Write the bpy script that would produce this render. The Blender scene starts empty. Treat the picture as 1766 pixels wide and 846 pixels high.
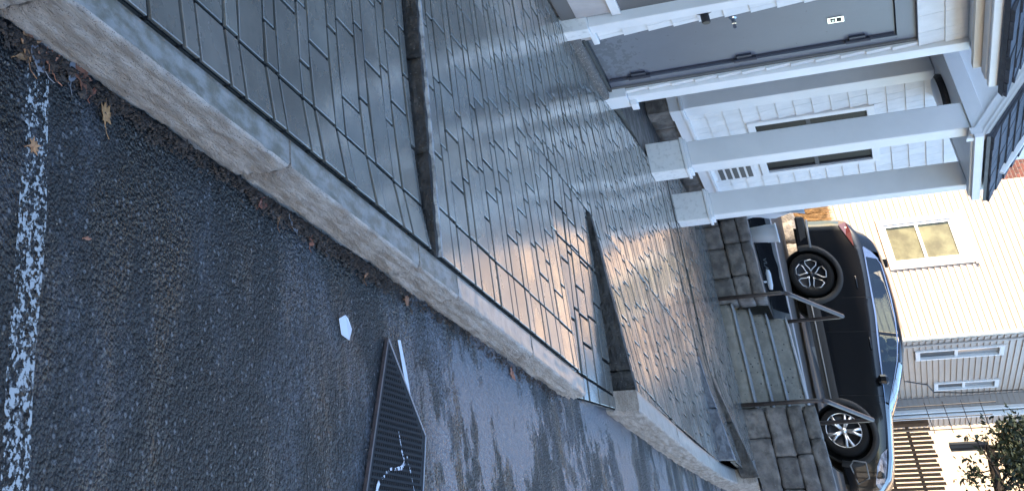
import bpy, bmesh, math, random
from mathutils import Vector, Matrix, noise
random.seed(7)
RND = random.Random(11)
PI = math.pi
sc = bpy.context.scene
COL = sc.collection
OZ = 1.6                       # eye height above the asphalt at the camera; all builders below work relative to the eye

# ------------------------------------------------------------------ camera
CAMR = ((-0.021583293, 0.447198745, 0.894174168),
        (0.794818949, 0.550211194, -0.255989217),
        (-0.606462694, 0.705181483, -0.367317406))
cam = bpy.data.cameras.new('camera')
cam.sensor_fit = 'HORIZONTAL'; cam.sensor_width = 36.0
cam.lens = 2007.32 / 1766 * 36
cam.shift_x = (883 - 352.36) / 1766
cam.shift_y = (-326.1 - 423) / 1766
cam.clip_start = 0.05; cam.clip_end = 2000
co = bpy.data.objects.new('camera', cam); COL.objects.link(co)
r0, r1, r2 = (Vector(v) for v in CAMR)
m = Matrix.Identity(4)
for i in range(3):
    m[i][0] = r0[i]; m[i][1] = -r1[i]; m[i][2] = -r2[i]
m[2][3] = OZ
co.matrix_world = m
sc.camera = co

# ------------------------------------------------------------------ sky, sun, exposure
SUN_TRAVEL = (0.80, 0.60)      # horizontal direction the light travels
SUN_ELEV = math.radians(16)
w = bpy.data.worlds.new('World'); sc.world = w; w.use_nodes = True
nt = w.node_tree; nt.nodes.clear()
sky = nt.nodes.new('ShaderNodeTexSky'); sky.sky_type = 'NISHITA'; sky.sun_disc = False
sky.sun_elevation = SUN_ELEV
sky.sun_rotation = math.atan2(-SUN_TRAVEL[0], -SUN_TRAVEL[1])
sky.air_density = 1.0; sky.dust_density = 1.0; sky.ozone_density = 2.4
bg = nt.nodes.new('ShaderNodeBackground'); bg.inputs['Strength'].default_value = 0.15
wo = nt.nodes.new('ShaderNodeOutputWorld')
nt.links.new(sky.outputs[0], bg.inputs[0]); nt.links.new(bg.outputs[0], wo.inputs[0])
sun = bpy.data.lights.new('sun', 'SUN'); sun.energy = 2.8; sun.angle = math.radians(0.5); sun.color = (1.0, 0.80, 0.58)
so = bpy.data.objects.new('sun', sun); COL.objects.link(so)
d = Vector((SUN_TRAVEL[0] * math.cos(SUN_ELEV), SUN_TRAVEL[1] * math.cos(SUN_ELEV), -math.sin(SUN_ELEV)))
so.rotation_euler = d.to_track_quat('-Z', 'Y').to_euler(); so.location = (-20, -15, 30)
sc.view_settings.view_transform = 'Standard'; sc.view_settings.look = 'None'
sc.view_settings.exposure = 2.5; sc.view_settings.gamma = 1.0; sc.view_settings.use_curve_mapping = False
sc.render.engine = 'CYCLES'

# ------------------------------------------------------------------ materials
MATS = {}
def M(name, col, rough=.6, col2=None, nscale=8., nstretch=(1, 1, 1), ncontrast=(.35, .65), rnd=0., bump=0., bscale=40., bstretch=(1, 1, 1),
      bdist=.01, rough2=None, rscale=6., rcontrast=(.4, .6), metal=0., spec=.5, coat=0., trans=0., alpha=1., speck=None, emit=None, hue=0., detail=6.):
    mt = bpy.data.materials.new(name); mt.use_nodes = True
    t = mt.node_tree; N = t.nodes; L = t.links
    b = N['Principled BSDF']
    pos = N.new('ShaderNodeNewGeometry').outputs['Position']
    def mapped(s):
        if s == (1, 1, 1): return pos
        mp = N.new('ShaderNodeMapping'); mp.inputs['Scale'].default_value = s
        L.new(pos, mp.inputs[0]); return mp.outputs[0]
    def noise_(scale, s=(1, 1, 1), det=detail, rr=.6):
        n = N.new('ShaderNodeTexNoise'); n.inputs['Scale'].default_value = scale; n.inputs['Detail'].default_value = det
        n.inputs['Roughness'].default_value = rr; L.new(mapped(s), n.inputs[0]); return n.outputs[0]
    def ramp(v, lo, hi):
        r = N.new('ShaderNodeMapRange'); r.inputs[1].default_value = lo; r.inputs[2].default_value = hi
        r.interpolation_type = 'SMOOTHSTEP'; L.new(v, r.inputs[0]); return r.outputs[0]
    def mix(f, a, c):
        x = N.new('ShaderNodeMix'); x.data_type = 'RGBA'
        if isinstance(f, float): x.inputs[0].default_value = f
        else: L.new(f, x.inputs[0])
        for k, v in ((6, a), (7, c)):
            if isinstance(v, tuple): x.inputs[k].default_value = (*v[:3], 1)
            else: L.new(v, x.inputs[k])
        return x.outputs[2]
    cur = col
    if col2 is not None:
        cur = mix(ramp(noise_(nscale, nstretch), *ncontrast), col, col2)
    if speck:
        v = N.new('ShaderNodeTexVoronoi'); v.inputs['Scale'].default_value = speck[1]; L.new(pos, v.inputs[0])
        n2 = ramp(v.outputs[1] if False else v.outputs[0], speck[2], speck[2] * .5)
        sep = N.new('ShaderNodeSeparateColor'); L.new(v.outputs[1], sep.inputs[0])
        pick = ramp(sep.outputs[0], speck[3], min(1., speck[3] + .05))
        mu = N.new('ShaderNodeMath'); mu.operation = 'MULTIPLY'; L.new(n2, mu.inputs[0]); L.new(pick, mu.inputs[1])
        cur = mix(mu.outputs[0], cur, speck[0])
    if rnd or hue:
        oi = N.new('ShaderNodeObjectInfo')
        h = N.new('ShaderNodeHueSaturation')
        mr = N.new('ShaderNodeMapRange'); mr.inputs[3].default_value = 1 - rnd; mr.inputs[4].default_value = 1 + rnd
        L.new(oi.outputs['Random'], mr.inputs[0]); L.new(mr.outputs[0], h.inputs['Value'])
        if hue:
            m2 = N.new('ShaderNodeMapRange'); m2.inputs[3].default_value = .5 - hue; m2.inputs[4].default_value = .5 + hue
            mm = N.new('ShaderNodeMath'); mm.operation = 'FRACT'; m3 = N.new('ShaderNodeMath'); m3.operation = 'MULTIPLY'; m3.inputs[1].default_value = 7.31
            L.new(oi.outputs['Random'], m3.inputs[0]); L.new(m3.outputs[0], mm.inputs[0]); L.new(mm.outputs[0], m2.inputs[0]); L.new(m2.outputs[0], h.inputs['Hue'])
        if isinstance(cur, tuple): h.inputs['Color'].default_value = (*cur[:3], 1)
        else: L.new(cur, h.inputs['Color'])
        cur = h.outputs[0]
    if isinstance(cur, tuple): b.inputs['Base Color'].default_value = (*cur[:3], 1)
    else: L.new(cur, b.inputs['Base Color'])
    b.inputs['Roughness'].default_value = rough
    if rough2 is not None:
        r = ramp(noise_(rscale, (1, 1, 1), 5), *rcontrast)
        mr = N.new('ShaderNodeMapRange'); mr.inputs[3].default_value = rough; mr.inputs[4].default_value = rough2
        L.new(r, mr.inputs[0]); L.new(mr.outputs[0], b.inputs['Roughness'])
    b.inputs['Metallic'].default_value = metal
    b.inputs['Specular IOR Level'].default_value = spec
    b.inputs['Coat Weight'].default_value = coat; b.inputs['Coat Roughness'].default_value = .06 if name.startswith(('car', 'tail', 'head')) else .13
    b.inputs['Transmission Weight'].default_value = trans
    b.inputs['Alpha'].default_value = alpha
    if emit:
        b.inputs['Emission Color'].default_value = (*emit[:3], 1); b.inputs['Emission Strength'].default_value = emit[3]
    if bump:
        bn = N.new('ShaderNodeBump'); bn.inputs['Strength'].default_value = bump; bn.inputs['Distance'].default_value = bdist
        L.new(noise_(bscale, bstretch, 8, .65), bn.inputs['Height']); L.new(bn.outputs[0], b.inputs['Normal'])
    MATS[name] = mt
    mt['h'] = 1
    return mt

def asphalt_material():
    mt = bpy.data.materials.new('asphalt'); mt.use_nodes = True
    t = mt.node_tree; N = t.nodes; L = t.links; b = N['Principled BSDF']
    pos = N.new('ShaderNodeNewGeometry').outputs['Position']
    def mp(s):
        q = N.new('ShaderNodeMapping'); q.inputs['Scale'].default_value = s; L.new(pos, q.inputs[0]); return q.outputs[0]
    def nz(v, s, det=6, r=.6):
        n = N.new('ShaderNodeTexNoise'); n.inputs['Scale'].default_value = s; n.inputs['Detail'].default_value = det; n.inputs['Roughness'].default_value = r
        L.new(v, n.inputs[0]); return n.outputs[0]
    def rg(v, a, c, lo=0., hi=1.):
        q = N.new('ShaderNodeMapRange'); q.interpolation_type = 'SMOOTHSTEP'
        for i, x in enumerate((a, c, lo, hi)): q.inputs[i + 1].default_value = x
        L.new(v, q.inputs[0]); return q.outputs[0]
    def math_(op, a, c):
        q = N.new('ShaderNodeMath'); q.operation = op
        for i, x in enumerate((a, c)):
            if isinstance(x, (int, float)): q.inputs[i].default_value = x
            else: L.new(x, q.inputs[i])
        return q.outputs[0]
    def mix(f, a, c):
        x = N.new('ShaderNodeMix'); x.data_type = 'RGBA'; L.new(f, x.inputs[0])
        for k, v in ((6, a), (7, c)):
            if isinstance(v, tuple): x.inputs[k].default_value = (*v, 1)
            else: L.new(v, x.inputs[k])
        return x.outputs[2]
    v1 = N.new('ShaderNodeTexVoronoi'); v1.inputs['Scale'].default_value = 120; L.new(pos, v1.inputs[0])
    v2 = N.new('ShaderNodeTexVoronoi'); v2.inputs['Scale'].default_value = 62; L.new(pos, v2.inputs[0])
    sepc = N.new('ShaderNodeSeparateColor'); L.new(v2.outputs[1], sepc.inputs[0])
    sepd = N.new('ShaderNodeSeparateColor'); L.new(v1.outputs[1], sepd.inputs[0])
    base = mix(rg(nz(pos, 3.0), .35, .7), (.0045, .0047, .0054), (.0115, .012, .0135))
    base = mix(math_('MULTIPLY', math_('POWER', sepd.outputs[0], 2.2), .9), base, (.026, .0265, .029))
    stone = math_('MULTIPLY', rg(v2.outputs[0], .46, .2), rg(sepc.outputs[0], .74, .9))
    base = mix(stone, base, (.14, .142, .15))
    # dried salt and wash-out streaks that run across the lane from the kerb
    sx = N.new('ShaderNodeSeparateXYZ'); L.new(pos, sx.inputs[0])
    streak = rg(nz(mp((1.0, 1.9, 1)), 1.5, 9, .70), .47, .66)
    fine = rg(nz(pos, 75., 3, .7), .38, .60)
    farm = rg(sx.outputs[1], 2.8, 4.6, .30, 1.)
    salt = math_('MULTIPLY', math_('MULTIPLY', streak, fine), farm)
    base = mix(salt, base, (.15, .162, .195))
    # smooth salt and ice film beside the kerb cut, pale sky sheen painted in
    skim = rg(nz(mp((1.0, 1.5, 1)), 1.6, 9, .72), .48, .535)
    skim = math_('MULTIPLY', skim, math_('MULTIPLY', rg(sx.outputs[1], 4.2, 4.75), rg(sx.outputs[0], 1.6, -.2)))
    base = mix(skim, base, (.125, .132, .155))
    L.new(base, b.inputs['Base Color'])
    wet = rg(nz(mp((1.0, 3.0, 1)), 1.7, 5), .42, .66)
    ro = rg(wet, 0, 1, .55, .26)
    rgh = N.new('ShaderNodeMix'); rgh.data_type = 'FLOAT'; L.new(skim, rgh.inputs[0]); L.new(ro, rgh.inputs[2]); rgh.inputs[3].default_value = .14
    L.new(rgh.outputs[0], b.inputs['Roughness']); b.inputs['Specular IOR Level'].default_value = .33
    hgt = math_('ADD', math_('MULTIPLY', v1.outputs[0], -.8), math_('MULTIPLY', v2.outputs[0], -.9))
    hgt = math_('ADD', hgt, math_('MULTIPLY', nz(pos, 160., 3), .5))
    bn = N.new('ShaderNodeBump'); bn.inputs['Distance'].default_value = .013
    L.new(rg(skim, 0, 1, 1., .32), bn.inputs['Strength']); L.new(hgt, bn.inputs['Height']); L.new(bn.outputs[0], b.inputs['Normal'])
    MATS['asphalt'] = mt
asphalt_material()

def worn_paint(name, col, cover, scale=26., worn0=.0):
    mt = bpy.data.materials.new(name); mt.use_nodes = True
    t = mt.node_tree; N = t.nodes; L = t.links; b = N['Principled BSDF']
    b.inputs['Base Color'].default_value = (*col, 1); b.inputs['Roughness'].default_value = .6
    pos = N.new('ShaderNodeNewGeometry').outputs['Position']
    n = N.new('ShaderNodeTexNoise'); n.inputs['Scale'].default_value = scale; n.inputs['Detail'].default_value = 9; n.inputs['Roughness'].default_value = .72
    L.new(pos, n.inputs[0])
    v = N.new('ShaderNodeTexVoronoi'); v.inputs['Scale'].default_value = 110; L.new(pos, v.inputs[0])
    sx = N.new('ShaderNodeSeparateXYZ'); L.new(pos, sx.inputs[0])
    wr = N.new('ShaderNodeMapRange'); wr.inputs[1].default_value = -1.2; wr.inputs[2].default_value = -.85; wr.inputs[3].default_value = worn0; wr.inputs[4].default_value = 0.; L.new(sx.outputs[0], wr.inputs[0])
    n2 = N.new('ShaderNodeTexNoise'); n2.inputs['Scale'].default_value = 3.5; L.new(pos, n2.inputs[0])
    w2 = N.new('ShaderNodeMath'); w2.operation = 'MULTIPLY_ADD'; w2.inputs[1].default_value = .22; L.new(n2.outputs[0], w2.inputs[0]); L.new(wr.outputs[0], w2.inputs[2])
    w3 = N.new('ShaderNodeMath'); w3.operation = 'SUBTRACT'; w3.inputs[1].default_value = .11; L.new(w2.outputs[0], w3.inputs[0])
    ad = N.new('ShaderNodeMath'); ad.operation = 'MULTIPLY_ADD'; ad.inputs[1].default_value = -.16; L.new(v.outputs[0], ad.inputs[0]); L.new(n.outputs[0], ad.inputs[2])
    r = N.new('ShaderNodeMapRange'); r.inputs[1].default_value = cover; r.inputs[2].default_value = cover + .03; w4 = N.new('ShaderNodeMath'); w4.operation = 'SUBTRACT'; L.new(ad.outputs[0], w4.inputs[0]); L.new(w3.outputs[0], w4.inputs[1]); L.new(w4.outputs[0], r.inputs[0])
    L.new(r.outputs[0], b.inputs['Alpha'])
    MATS[name] = mt
worn_paint('road paint', (.36, .365, .365), .425, 60., .08)
worn_paint('flaked paint', (.62, .64, .72), .36, 40.)

M('paver', (.118, .113, .100), .17, col2=(.172, .162, .140), nscale=5., rnd=.20, hue=.01, bump=.10, bscale=45., bdist=.003, rough2=.32, rscale=3., rcontrast=(.40, .60), spec=.9, coat=.55,
  speck=((.22, .21, .19), 70., .18, .88))
M('paver dark', (.058, .06, .057), .15, col2=(.085, .083, .075), nscale=5., rnd=.13, hue=.008, bump=.09, bscale=30., bdist=.003, rough2=.26, rscale=4., coat=.5, rcontrast=(.42, .62), spec=.75)
M('bedding', (.004, .004, .005), .9, spec=.1, col2=(.010, .0095, .010), nscale=30., bump=.6, bscale=120., bdist=.006)
M('granite kerb', (.56, .505, .455), .75, col2=(.36, .305, .26), nscale=10., nstretch=(1, .7, 3.), rnd=.05, bump=1., bscale=85., bstretch=(1, .45, 2.2), bdist=.02, speck=((.12, .105, .095), 210., .4, .6))
M('kerb top', (.26, .235, .205), .34, col2=(.36, .33, .295), nscale=14., bump=.4, bscale=60., bdist=.006, spec=.7, coat=.3)
M('kerb moss', (.14, .122, .088), .42, col2=(.26, .245, .225), nscale=12., nstretch=(2.5, 1, 1), bump=.5, bscale=60., bdist=.006, spec=.6)
M('dark granite', (.022, .021, .021), .55, col2=(.060, .055, .050), nscale=18., rnd=.15, bump=1., bscale=45., bdist=.02, spec=.5, speck=((.26, .25, .24), 110., .25, .8))
M('lit rim pale', (.42, .42, .42), .6, col2=(.12, .12, .12), nscale=20., bump=.6, bscale=60., bdist=.008)
M('blue granite', (.09, .10, .12), .5, col2=(.17, .185, .21), nscale=22., rnd=.1, bump=1., bscale=40., bdist=.02)
M('brown granite', (.045, .038, .033), .55, col2=(.10, .09, .078), nscale=16., rnd=.12, bump=1., bscale=40., bdist=.02)
M('concrete walk', (.15, .157, .168), .32, col2=(.21, .21, .21), nscale=4., bump=.25, bscale=60., bdist=.004, rough2=.5, spec=.6)
M('wall stone', (.10, .088, .079), .6, col2=(.21, .185, .163), nscale=9., rnd=.28, hue=.01, bump=1., bscale=22., bdist=.02, speck=((.24, .23, .22), 60., .25, .9))
M('step granite', (.20, .182, .152), .6, col2=(.28, .256, .215), nscale=10., rnd=.06, bump=.7, bscale=50., bdist=.01, speck=((.02, .02, .02), 34., .35, .80))
M('step edge', (.30, .305, .31), .5, col2=(.24, .24, .24), nscale=30., bump=.4, bscale=60.)
M('foundation', (.11, .095, .083), .8, col2=(.21, .185, .16), nscale=7., rnd=.1, bump=1., bscale=25., bdist=.03)
M('pebble strip', (.22, .2, .18), .8, col2=(.14, .125, .115), nscale=55., bump=1., bscale=95., bdist=.02, speck=((.55, .51, .46), 75., .35, .5))
M('dark slab', (.016, .017, .02), .35, col2=(.035, .034, .033), nscale=6., bump=.3, bscale=40., rough2=.55)
M('white trim', (.84, .84, .84), .42, col2=(.79, .79, .79), nscale=3., bump=.06, bscale=30., bdist=.003)
M('old white trim', (.80, .80, .79), .5, col2=(.58, .58, .57), nscale=22., ncontrast=(.48, .75), bump=.3, bscale=60., bdist=.004)
M('shingle', (.80, .795, .78), .6, col2=(.74, .735, .72), nscale=9., rnd=.05, bump=.35, bscale=60., bstretch=(3., 3., .4), bdist=.004)
M('skirt panel', (.52, .48, .46), .7, col2=(.44, .41, .40), nscale=5., bump=.1)
M('backing', (.16, .155, .15), .9)
M('door paint', (.112, .124, .160), .42, col2=(.102, .112, .146), nscale=2., bump=.05, bscale=30.)
M('door frame paint', (.118, .128, .16), .45)
M('dark metal', (.03, .03, .034), .4, metal=.6)
M('hinge', (.04, .044, .066), .45, metal=.3)
M('black fitting', (.03, .027, .028), .4, metal=.3)
M('chrome', (.72, .73, .74), .18, metal=1.)
M('plate glass', (.25, .26, .27), .12, metal=.4)
M('roof slate', (.026, .029, .042), .55, col2=(.045, .05, .066), nscale=14., rnd=.28, bump=.6, bscale=60., bdist=.006)
M('window dark', (.012, .011, .012), .4, spec=.06)
M('window screen', (.045, .045, .05), .6)
M('window haze', (.22, .22, .22), .2)
M('vent dark', (.09, .085, .08), .6)
M('window blind', (.24, .23, .14), .25, col2=(.14, .13, .085), nscale=3.)
M('beige siding', (.50, .385, .305), .5, col2=(.46, .35, .275), nscale=2.2, nstretch=(.4, .4, 2.), rnd=.02, bump=.05)
M('far house white', (.43, .435, .45), .6)
M('far house tan', (.28, .27, .265), .6)
M('beige trim', (.74, .66, .55), .5)
M('grey siding', (.42, .375, .345), .55, rnd=.03)
M('brick', (.13, .04, .033), .8, col2=(.085, .03, .026), nscale=12., rnd=.22, bump=.5, bscale=80.)
M('mortar', (.33, .30, .28), .9)
M('brown trim', (.10, .055, .04), .6)
M('fence wood', (.20, .105, .05), .75, col2=(.11, .06, .032), nscale=10., nstretch=(6, 6, .6), rnd=.2)
M('lit wall', (.55, .44, .32), .7)
M('lot asphalt', (.02, .02, .021), .8, col2=(.035, .034, .033), nscale=5., bump=.5, bscale=90.)
M('kerb concrete', (.24, .25, .27), .6, col2=(.19, .2, .21), nscale=6., bump=.3, bscale=60.)
M('planting soil', (.014, .013, .013), .8, col2=(.035, .032, .03), nscale=12., bump=.8, bscale=40., bdist=.03)
M('black sheeting', (.005, .005, .006), .95, spec=.05, bump=.5, bscale=9., bdist=.03)
M('faded print', (.10, .098, .09), .8)
M('white plastic', (.66, .70, .75), .35)
M('rail metal', (.06, .043, .037), .45, metal=.35, col2=(.09, .07, .06), nscale=14.)
M('car paint', (.0028, .003, .0042), .2, spec=.35, coat=.55)
M('car cladding', (.016, .015, .0145), .6)
M('car trim grey', (.22, .21, .20), .4)
M('tyre', (.008, .0076, .0072), .85, spec=.2, bump=.3, bscale=60.)
M('rim dark', (.022, .022, .024), .4, metal=.5)
M('rim silver', (.72, .70, .68), .28, metal=.85)
M('wheel well', (.006, .006, .006), .9)
M('car chrome', (.42, .46, .54), .2, metal=.9)
M('tail lamp', (.06, .005, .006), .2, coat=.5)
M('head lamp', (.50, .50, .56), .10, coat=1., col2=(.10, .10, .13), nscale=9., nstretch=(1, 1, 2.))
M('car seat', (.12, .115, .11), .8)
M('leaf brown', (.38, .17, .085), .65, col2=(.20, .08, .038), nscale=40., rnd=.25, hue=.02, bump=.4, bscale=120., bdist=.003)
M('leaf dark', (.09, .065, .06), .65, rnd=.3, col2=(.05, .04, .04), nscale=40.)
M('debris', (.035, .028, .026), .85, bump=1., bscale=90., bdist=.01, col2=(.085, .06, .045), nscale=70.)
M('ash grey leaf', (.20, .20, .22), .7)
M('rubber', (.010, .010, .012), .68, spec=.25, rnd=.0, bump=.2, bscale=160., bdist=.002)
M('rubber edge', (.085, .065, .068), .5, col2=(.055, .045, .047), nscale=30.)
M('bright metal', (.33, .35, .40), .4, metal=.6)
M('paper', (.60, .63, .70), .5)
M('bark', (.028, .022, .018), .9, bump=.8, bscale=50., bdist=.01)
M('foliage', (.014, .02, .008), .6, rnd=.2, col2=(.028, .034, .01), nscale=6.)
M('yellow lit foliage', (.13, .125, .025), .6, col2=(.12, .13, .03), nscale=6.)
M('dry grass', (.42, .25, .10), .8, col2=(.28, .16, .06), nscale=14.)
M('rock', (.30, .27, .23), .85, col2=(.17, .155, .14), nscale=6., bump=1., bscale=18., bdist=.04)
def car_glass():
    mt = bpy.data.materials.new('car glass'); mt.use_nodes = True
    t = mt.node_tree; N = t.nodes; L = t.links; N.clear()
    o = N.new('ShaderNodeOutputMaterial'); mx = N.new('ShaderNodeMixShader'); tr = N.new('ShaderNodeBsdfTransparent'); g = N.new('ShaderNodeBsdfGlossy')
    tr.inputs[0].default_value = (.42, .50, .47, 1); g.inputs['Roughness'].default_value = .03; g.inputs['Color'].default_value = (.9, .92, .95, 1)
    fr = N.new('ShaderNodeFresnel'); fr.inputs[0].default_value = 1.6
    ad = N.new('ShaderNodeMath'); ad.inputs[1].default_value = .05; L.new(fr.outputs[0], ad.inputs[0])
    L.new(ad.outputs[0], mx.inputs[0]); L.new(tr.outputs[0], mx.inputs[1]); L.new(g.outputs[0], mx.inputs[2]); L.new(mx.outputs[0], o.inputs[0])
    MATS['car glass'] = mt
car_glass()
def door_material():
    mt = MATS['door paint']; t = mt.node_tree; N = t.nodes; L = t.links; b = N['Principled BSDF']
    src = b.inputs['Base Color'].links[0].from_socket
    pos = N.new('ShaderNodeNewGeometry').outputs['Position']
    n = N.new('ShaderNodeTexNoise'); n.inputs['Scale'].default_value = 17; n.inputs['Detail'].default_value = 6
    mp = N.new('ShaderNodeMapping'); mp.inputs['Scale'].default_value = (1, 1, 1.6); L.new(pos, mp.inputs[0]); L.new(mp.outputs[0], n.inputs[0])
    s = N.new('ShaderNodeSeparateXYZ'); L.new(pos, s.inputs[0])
    hr = N.new('ShaderNodeMapRange'); hr.inputs[1].default_value = OZ - 1.0; hr.inputs[2].default_value = OZ - .62; hr.inputs[3].default_value = .13; hr.inputs[4].default_value = -.12; L.new(s.outputs[2], hr.inputs[0])
    ad = N.new('ShaderNodeMath'); L.new(n.outputs[0], ad.inputs[0]); L.new(hr.outputs[0], ad.inputs[1])
    r = N.new('ShaderNodeMapRange'); r.inputs[1].default_value = .585; r.inputs[2].default_value = .61; L.new(ad.outputs[0], r.inputs[0])
    x = N.new('ShaderNodeMix'); x.data_type = 'RGBA'; L.new(r.outputs[0], x.inputs[0]); L.new(src, x.inputs[6]); x.inputs[7].default_value = (.066, .072, .096, 1)
    L.new(x.outputs[2], b.inputs['Base Color'])
door_material()

# ------------------------------------------------------------------ mesh helpers (coordinates relative to the eye)
WLOC = {}
class MB:
    def __init__(s): s.v = []; s.f = []
    def add(s, vs, fs):
        o = len(s.v); s.v += [tuple(v) for v in vs]; s.f += [tuple(i + o for i in f) for f in fs]; return s
    def box(s, x0, x1, y0, y1, z0, z1):
        return s.add([(x0, y0, z0), (x1, y0, z0), (x1, y1, z0), (x0, y1, z0), (x0, y0, z1), (x1, y0, z1), (x1, y1, z1), (x0, y1, z1)],
                     [(0, 3, 2, 1), (4, 5, 6, 7), (0, 1, 5, 4), (1, 2, 6, 5), (2, 3, 7, 6), (3, 0, 4, 7)])
    def cbox(s, x0, x1, y0, y1, z0, z1, c=.008):
        bm = bmesh.new(); bmesh.ops.create_cube(bm, size=1)
        for v in bm.verts: v.co = Vector(((x0 + x1) / 2 + v.co.x * (x1 - x0), (y0 + y1) / 2 + v.co.y * (y1 - y0), (z0 + z1) / 2 + v.co.z * (z1 - z0)))
        bmesh.ops.bevel(bm, geom=bm.edges[:], offset=c, segments=1, affect='EDGES')
        return s.bm(bm)
    def bm(s, bm):
        bm.verts.index_update(); s.add([v.co[:] for v in bm.verts], [[v.index for v in f.verts] for f in bm.faces]); bm.free(); return s
    def prism(s, poly, d):
        n = len(poly); d = Vector(d); a = [Vector(p) for p in poly]
        return s.add([tuple(p) for p in a] + [tuple(p + d) for p in a], [tuple(range(n - 1, -1, -1)), tuple(range(n, 2 * n))] + [(i, (i + 1) % n, n + (i + 1) % n, n + i) for i in range(n)])
    def tube(s, pts, r, n=8, cap=True):
        pts = [Vector(p) for p in pts]; rings = []
        for i, p in enumerate(pts):
            t = (pts[min(i + 1, len(pts) - 1)] - pts[max(i - 1, 0)]).normalized()
            a = Vector((0, 0, 1)) if abs(t.z) < .9 else Vector((1, 0, 0))
            u = t.cross(a).normalized(); w_ = t.cross(u)
            rr = r[i] if isinstance(r, (list, tuple)) else r
            rings.append([p + (u * math.cos(2 * PI * k / n) + w_ * math.sin(2 * PI * k / n)) * rr for k in range(n)])
        vs = [tuple(q) for rg in rings for q in rg]; fs = []
        for i in range(len(rings) - 1):
            for k in range(n): fs.append((i * n + k, i * n + (k + 1) % n, (i + 1) * n + (k + 1) % n, (i + 1) * n + k))
        if cap: fs += [tuple(range(n - 1, -1, -1)), tuple(range((len(rings) - 1) * n, len(rings) * n))]
        return s.add(vs, fs)
    def lathe(s, prof, c, axis, n=24):
        ax = Vector(axis).normalized(); a = Vector((0, 0, 1)) if abs(ax.z) < .9 else Vector((1, 0, 0))
        u = ax.cross(a).normalized(); w_ = ax.cross(u); c = Vector(c)
        vs = []; fs = []
        for r, h in prof:
            for k in range(n): vs.append(tuple(c + ax * h + (u * math.cos(2 * PI * k / n) + w_ * math.sin(2 * PI * k / n)) * r))
        for i in range(len(prof) - 1):
            for k in range(n): fs.append((i * n + k, i * n + (k + 1) % n, (i + 1) * n + (k + 1) % n, (i + 1) * n + k))
        return s.add(vs, fs)
    def mesh(s, name, origin, mat, smooth=False):
        me = bpy.data.meshes.new(name); o = Vector(origin)
        me.from_pydata([(v[0] - o.x, v[1] - o.y, v[2] - o.z) for v in s.v], [], s.f)
        bm = bmesh.new(); bm.from_mesh(me); bmesh.ops.recalc_face_normals(bm, faces=bm.faces); bm.to_mesh(me); bm.free()
        if mat: me.materials.append(MATS[mat])
        if smooth:
            for p in me.polygons: p.use_smooth = True
        return me
    def build(s, name, mat, parent=None, origin=None, smooth=False):
        if parent is not None: org = WLOC[parent.name]
        elif origin is not None: org = Vector(origin)
        else:
            xs = [v[0] for v in s.v]; ys = [v[1] for v in s.v]; zs = [v[2] for v in s.v]
            org = Vector(((min(xs) + max(xs)) / 2, (min(ys) + max(ys)) / 2, min(zs)))
        ob = bpy.data.objects.new(name, s.mesh(name, org, mat, smooth)); COL.objects.link(ob)
        if parent is not None: ob.parent = parent
        else: ob.location = (org.x, org.y, org.z + OZ)
        WLOC[ob.name] = org
        return ob
def tag(o, label=None, cat=None, group=None, kind=None):
    if label: o['label'] = label
    if cat: o['category'] = cat
    if group: o['group'] = group
    if kind: o['kind'] = kind
    return o
def thing(name, loc, label, cat, group=None):
    o = bpy.data.objects.new(name, None); COL.objects.link(o); o.location = (loc[0], loc[1], loc[2] + OZ); o.empty_display_size = .1
    WLOC[o.name] = Vector(loc)
    return tag(o, label, cat, group)
def inst(name, me, parent, pos, scale=(1, 1, 1), rot=(0, 0, 0)):
    o = bpy.data.objects.new(name, me); COL.objects.link(o); o.parent = parent
    o.location = Vector(pos) - WLOC[parent.name]; o.scale = scale; o.rotation_euler = rot
    WLOC[o.name] = Vector(pos)
    return o
def lerp(a, b, t): return a + (b - a) * t
def tab(t, v):
    if v <= t[0][0]: return t[0][1]
    for (a, x), (b, y) in zip(t, t[1:]):
        if v <= b: return x + (y - x) * (v - a) / (b - a)
    return t[-1][1]
def clamp(v, a=0., b=1.): return max(a, min(b, v))
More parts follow.
